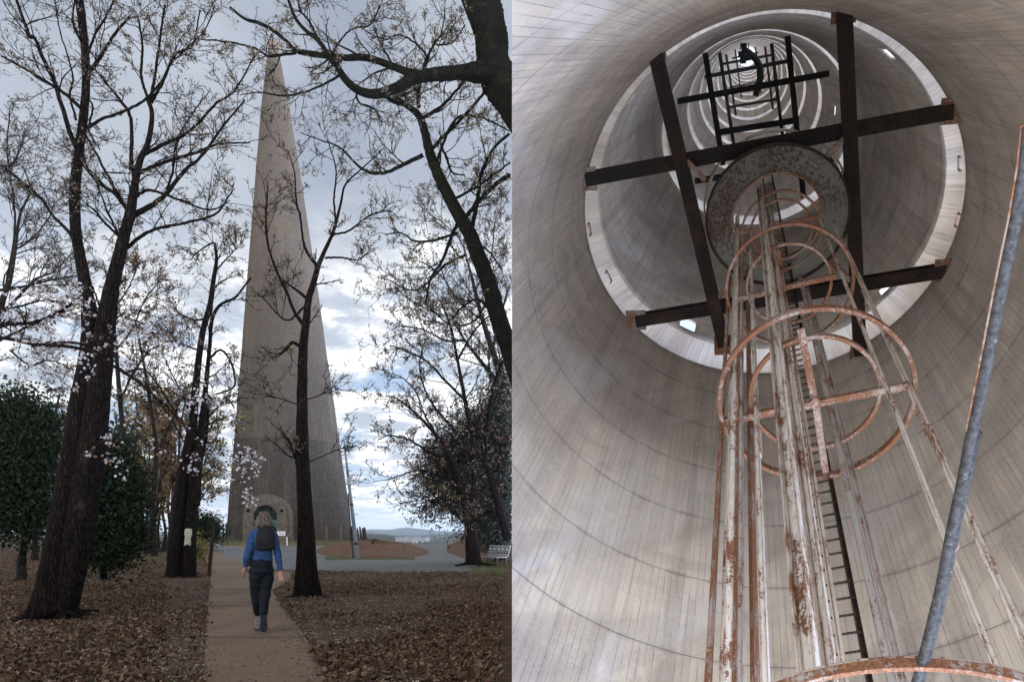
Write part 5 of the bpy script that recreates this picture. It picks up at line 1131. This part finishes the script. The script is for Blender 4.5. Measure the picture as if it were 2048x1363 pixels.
    for k in range(90):
        a = -math.pi*(.02+.96*rr.random()); x = math.cos(a); y = math.sin(a); t0 = hc+Vector((x*.035, y*.04-.01, .122)); m1 = hc+Vector((x*.082, y*.09-.01, .035)); m2 = hc+Vector((x*(.092+.022*rr.random()), y*.08-.015, -.05)); e = hc+Vector((x*(.075+.045*rr.random()), y*.07-.03, -.105-.05*rr.random()*(1-abs(x)*.4)))
        b.tube([t0, m1, m2, e], [.007,.009,.010,.003], 7)
    fuse(b, 'hair', M['hair'], root, .006, 1, lambda co: .006*math.sin(co.x*150+co.z*14+co.y*60)*math.sin(co.z*21+co.x*15)+.003*math.sin(co.x*310+co.z*30))
    return root
walker()
def backpack():
    c = wl(532.5, 1077.5, -.19); root = thing('backpack', c, 'round black backpack worn on the back of the walking woman', 'backpack')
    b = MB(); loftm(b, [c+Vector((0,0,-.155)), c+Vector((0,-.0,-.13)), c+Vector((0,-.02,-.06)), c+Vector((0,-.025,.02)), c+Vector((0,-.015,.09)), c+Vector((0,0,.14)), c+Vector((0,.01,.16))], [.06,.102,.124,.124,.108,.075,.03], [.05,.075,.09,.09,.08,.06,.03], 24)
    fuse(b, 'bag', M['pack'], root, .009, 3, lambda co: .004*math.sin(co.z*36+co.x*20)*math.sin(co.x*30))
    b = MB(); V = [c+Vector((.098*math.cos(a), -.095-.012*math.cos(a*1)*0, -.035+.075*math.sin(a))) for a in np.linspace(math.pi*1.02, math.pi*1.98, 14)]; b.tube(V, .006, 6); b.tube([c+Vector((-.09,-.085,.03)), c+Vector((0,-.115,.055)), c+Vector((.09,-.085,.03))], .005, 6); b.build('zip', M['steel_black'], root)
    for q in (-1, 1):
        x = q*.075; pts = [c+Vector((x*.6,.03,.13)), c+Vector((x*1.25,.10,.165)), c+Vector((x*1.35,.19,.15)), c+Vector((x*1.5,.27,.08)), c+Vector((x*1.6,.27,-.03)), c+Vector((x*1.85,.17,-.12)), c+Vector((x*1.3,.07,-.13))]
        MB().tube([Vector(p) for p in resample(np.array(pts), 24)], .013, 8).build('shoulder_strap', M['pack'], root, True)
    b = MB(); b.tube([c+Vector((-.02,.02,.155)), c+Vector((-.015,.02,.185)), c+Vector((.015,.02,.185)), c+Vector((.02,.02,.155))], .007, 6); b.build('carry_loop', M['pack'], root)
backpack()
c = wl(488.0, 1145, .045); m = MB(); R_ = Matrix.Rotation(math.radians(12), 3, 'Y'); m.box(c, (.012,.075,.15), (R_@Vector((1,0,0)), Vector((0,1,0)), R_@Vector((0,0,1)))); o = m.build('phone', M['phone']); bv = o.modifiers.new('b','BEVEL'); bv.width = .004; bv.segments = 2; tag(o, 'dark phone held low in the left hand of the walking woman', 'phone')
c = wl(500.5, 1123, .0); root = thing('hip_pouch', c, 'small black camera pouch hanging at the left hip of the woman', 'pouch')
b = MB(); ell(b, c, (.05,.055,.06)); b.box(c+Vector((-.03,-.02,-.02)), (.05,.07,.07)); fuse(b, 'pouch', M['pack'], root, .008, 3); m = MB(); m.tube([c+Vector((0,0,.04)), wl(506,1100,-.11), wl(514,1080,-.125), wl(520,1064,-.12)], .007, 6); m.build('strap', M['pack'], root)
# turn the walker and what she carries to face straight up the path
TURN = Matrix.Translation((WP.x, WY, 0)) @ Matrix.Rotation(math.radians(25), 4, 'Z') @ Matrix.Translation((-WP.x, -WY, 0))
for o in list(S.objects):
    if o.parent is None and o.name.split('.')[0] in ('person', 'backpack', 'phone', 'hip_pouch'): o.matrix_basis = TURN @ o.matrix_basis
# ---------------------------------------------------------------- air
bpy.context.view_layer.update()
lo = np.array([1e9]*3); hi_ = -lo
for o in S.objects:
    if o.type == 'MESH':
        for c in o.bound_box: v = np.array(o.matrix_world@Vector(c)); lo = np.minimum(lo, v); hi_ = np.maximum(hi_, v)
hm = bpy.data.materials.new('haze'); hm.use_nodes = True; nt = hm.node_tree; nt.nodes.clear(); ou = nt.nodes.new('ShaderNodeOutputMaterial'); pv = nt.nodes.new('ShaderNodeVolumePrincipled')
pv.inputs['Density'].default_value = HAZE; pv.inputs['Color'].default_value = (.78,.88,1,1); pv.inputs['Anisotropy'].default_value = 0; nt.links.new(pv.outputs[0], ou.inputs['Volume'])
m = MB(); lo -= 3; hi_ += 3; lo[1] = min(lo[1], -30); lo[2] -= 1; m.box((lo+hi_)/2, tuple(hi_-lo)); o = m.build('haze', hm); tag(o, kind='stuff')
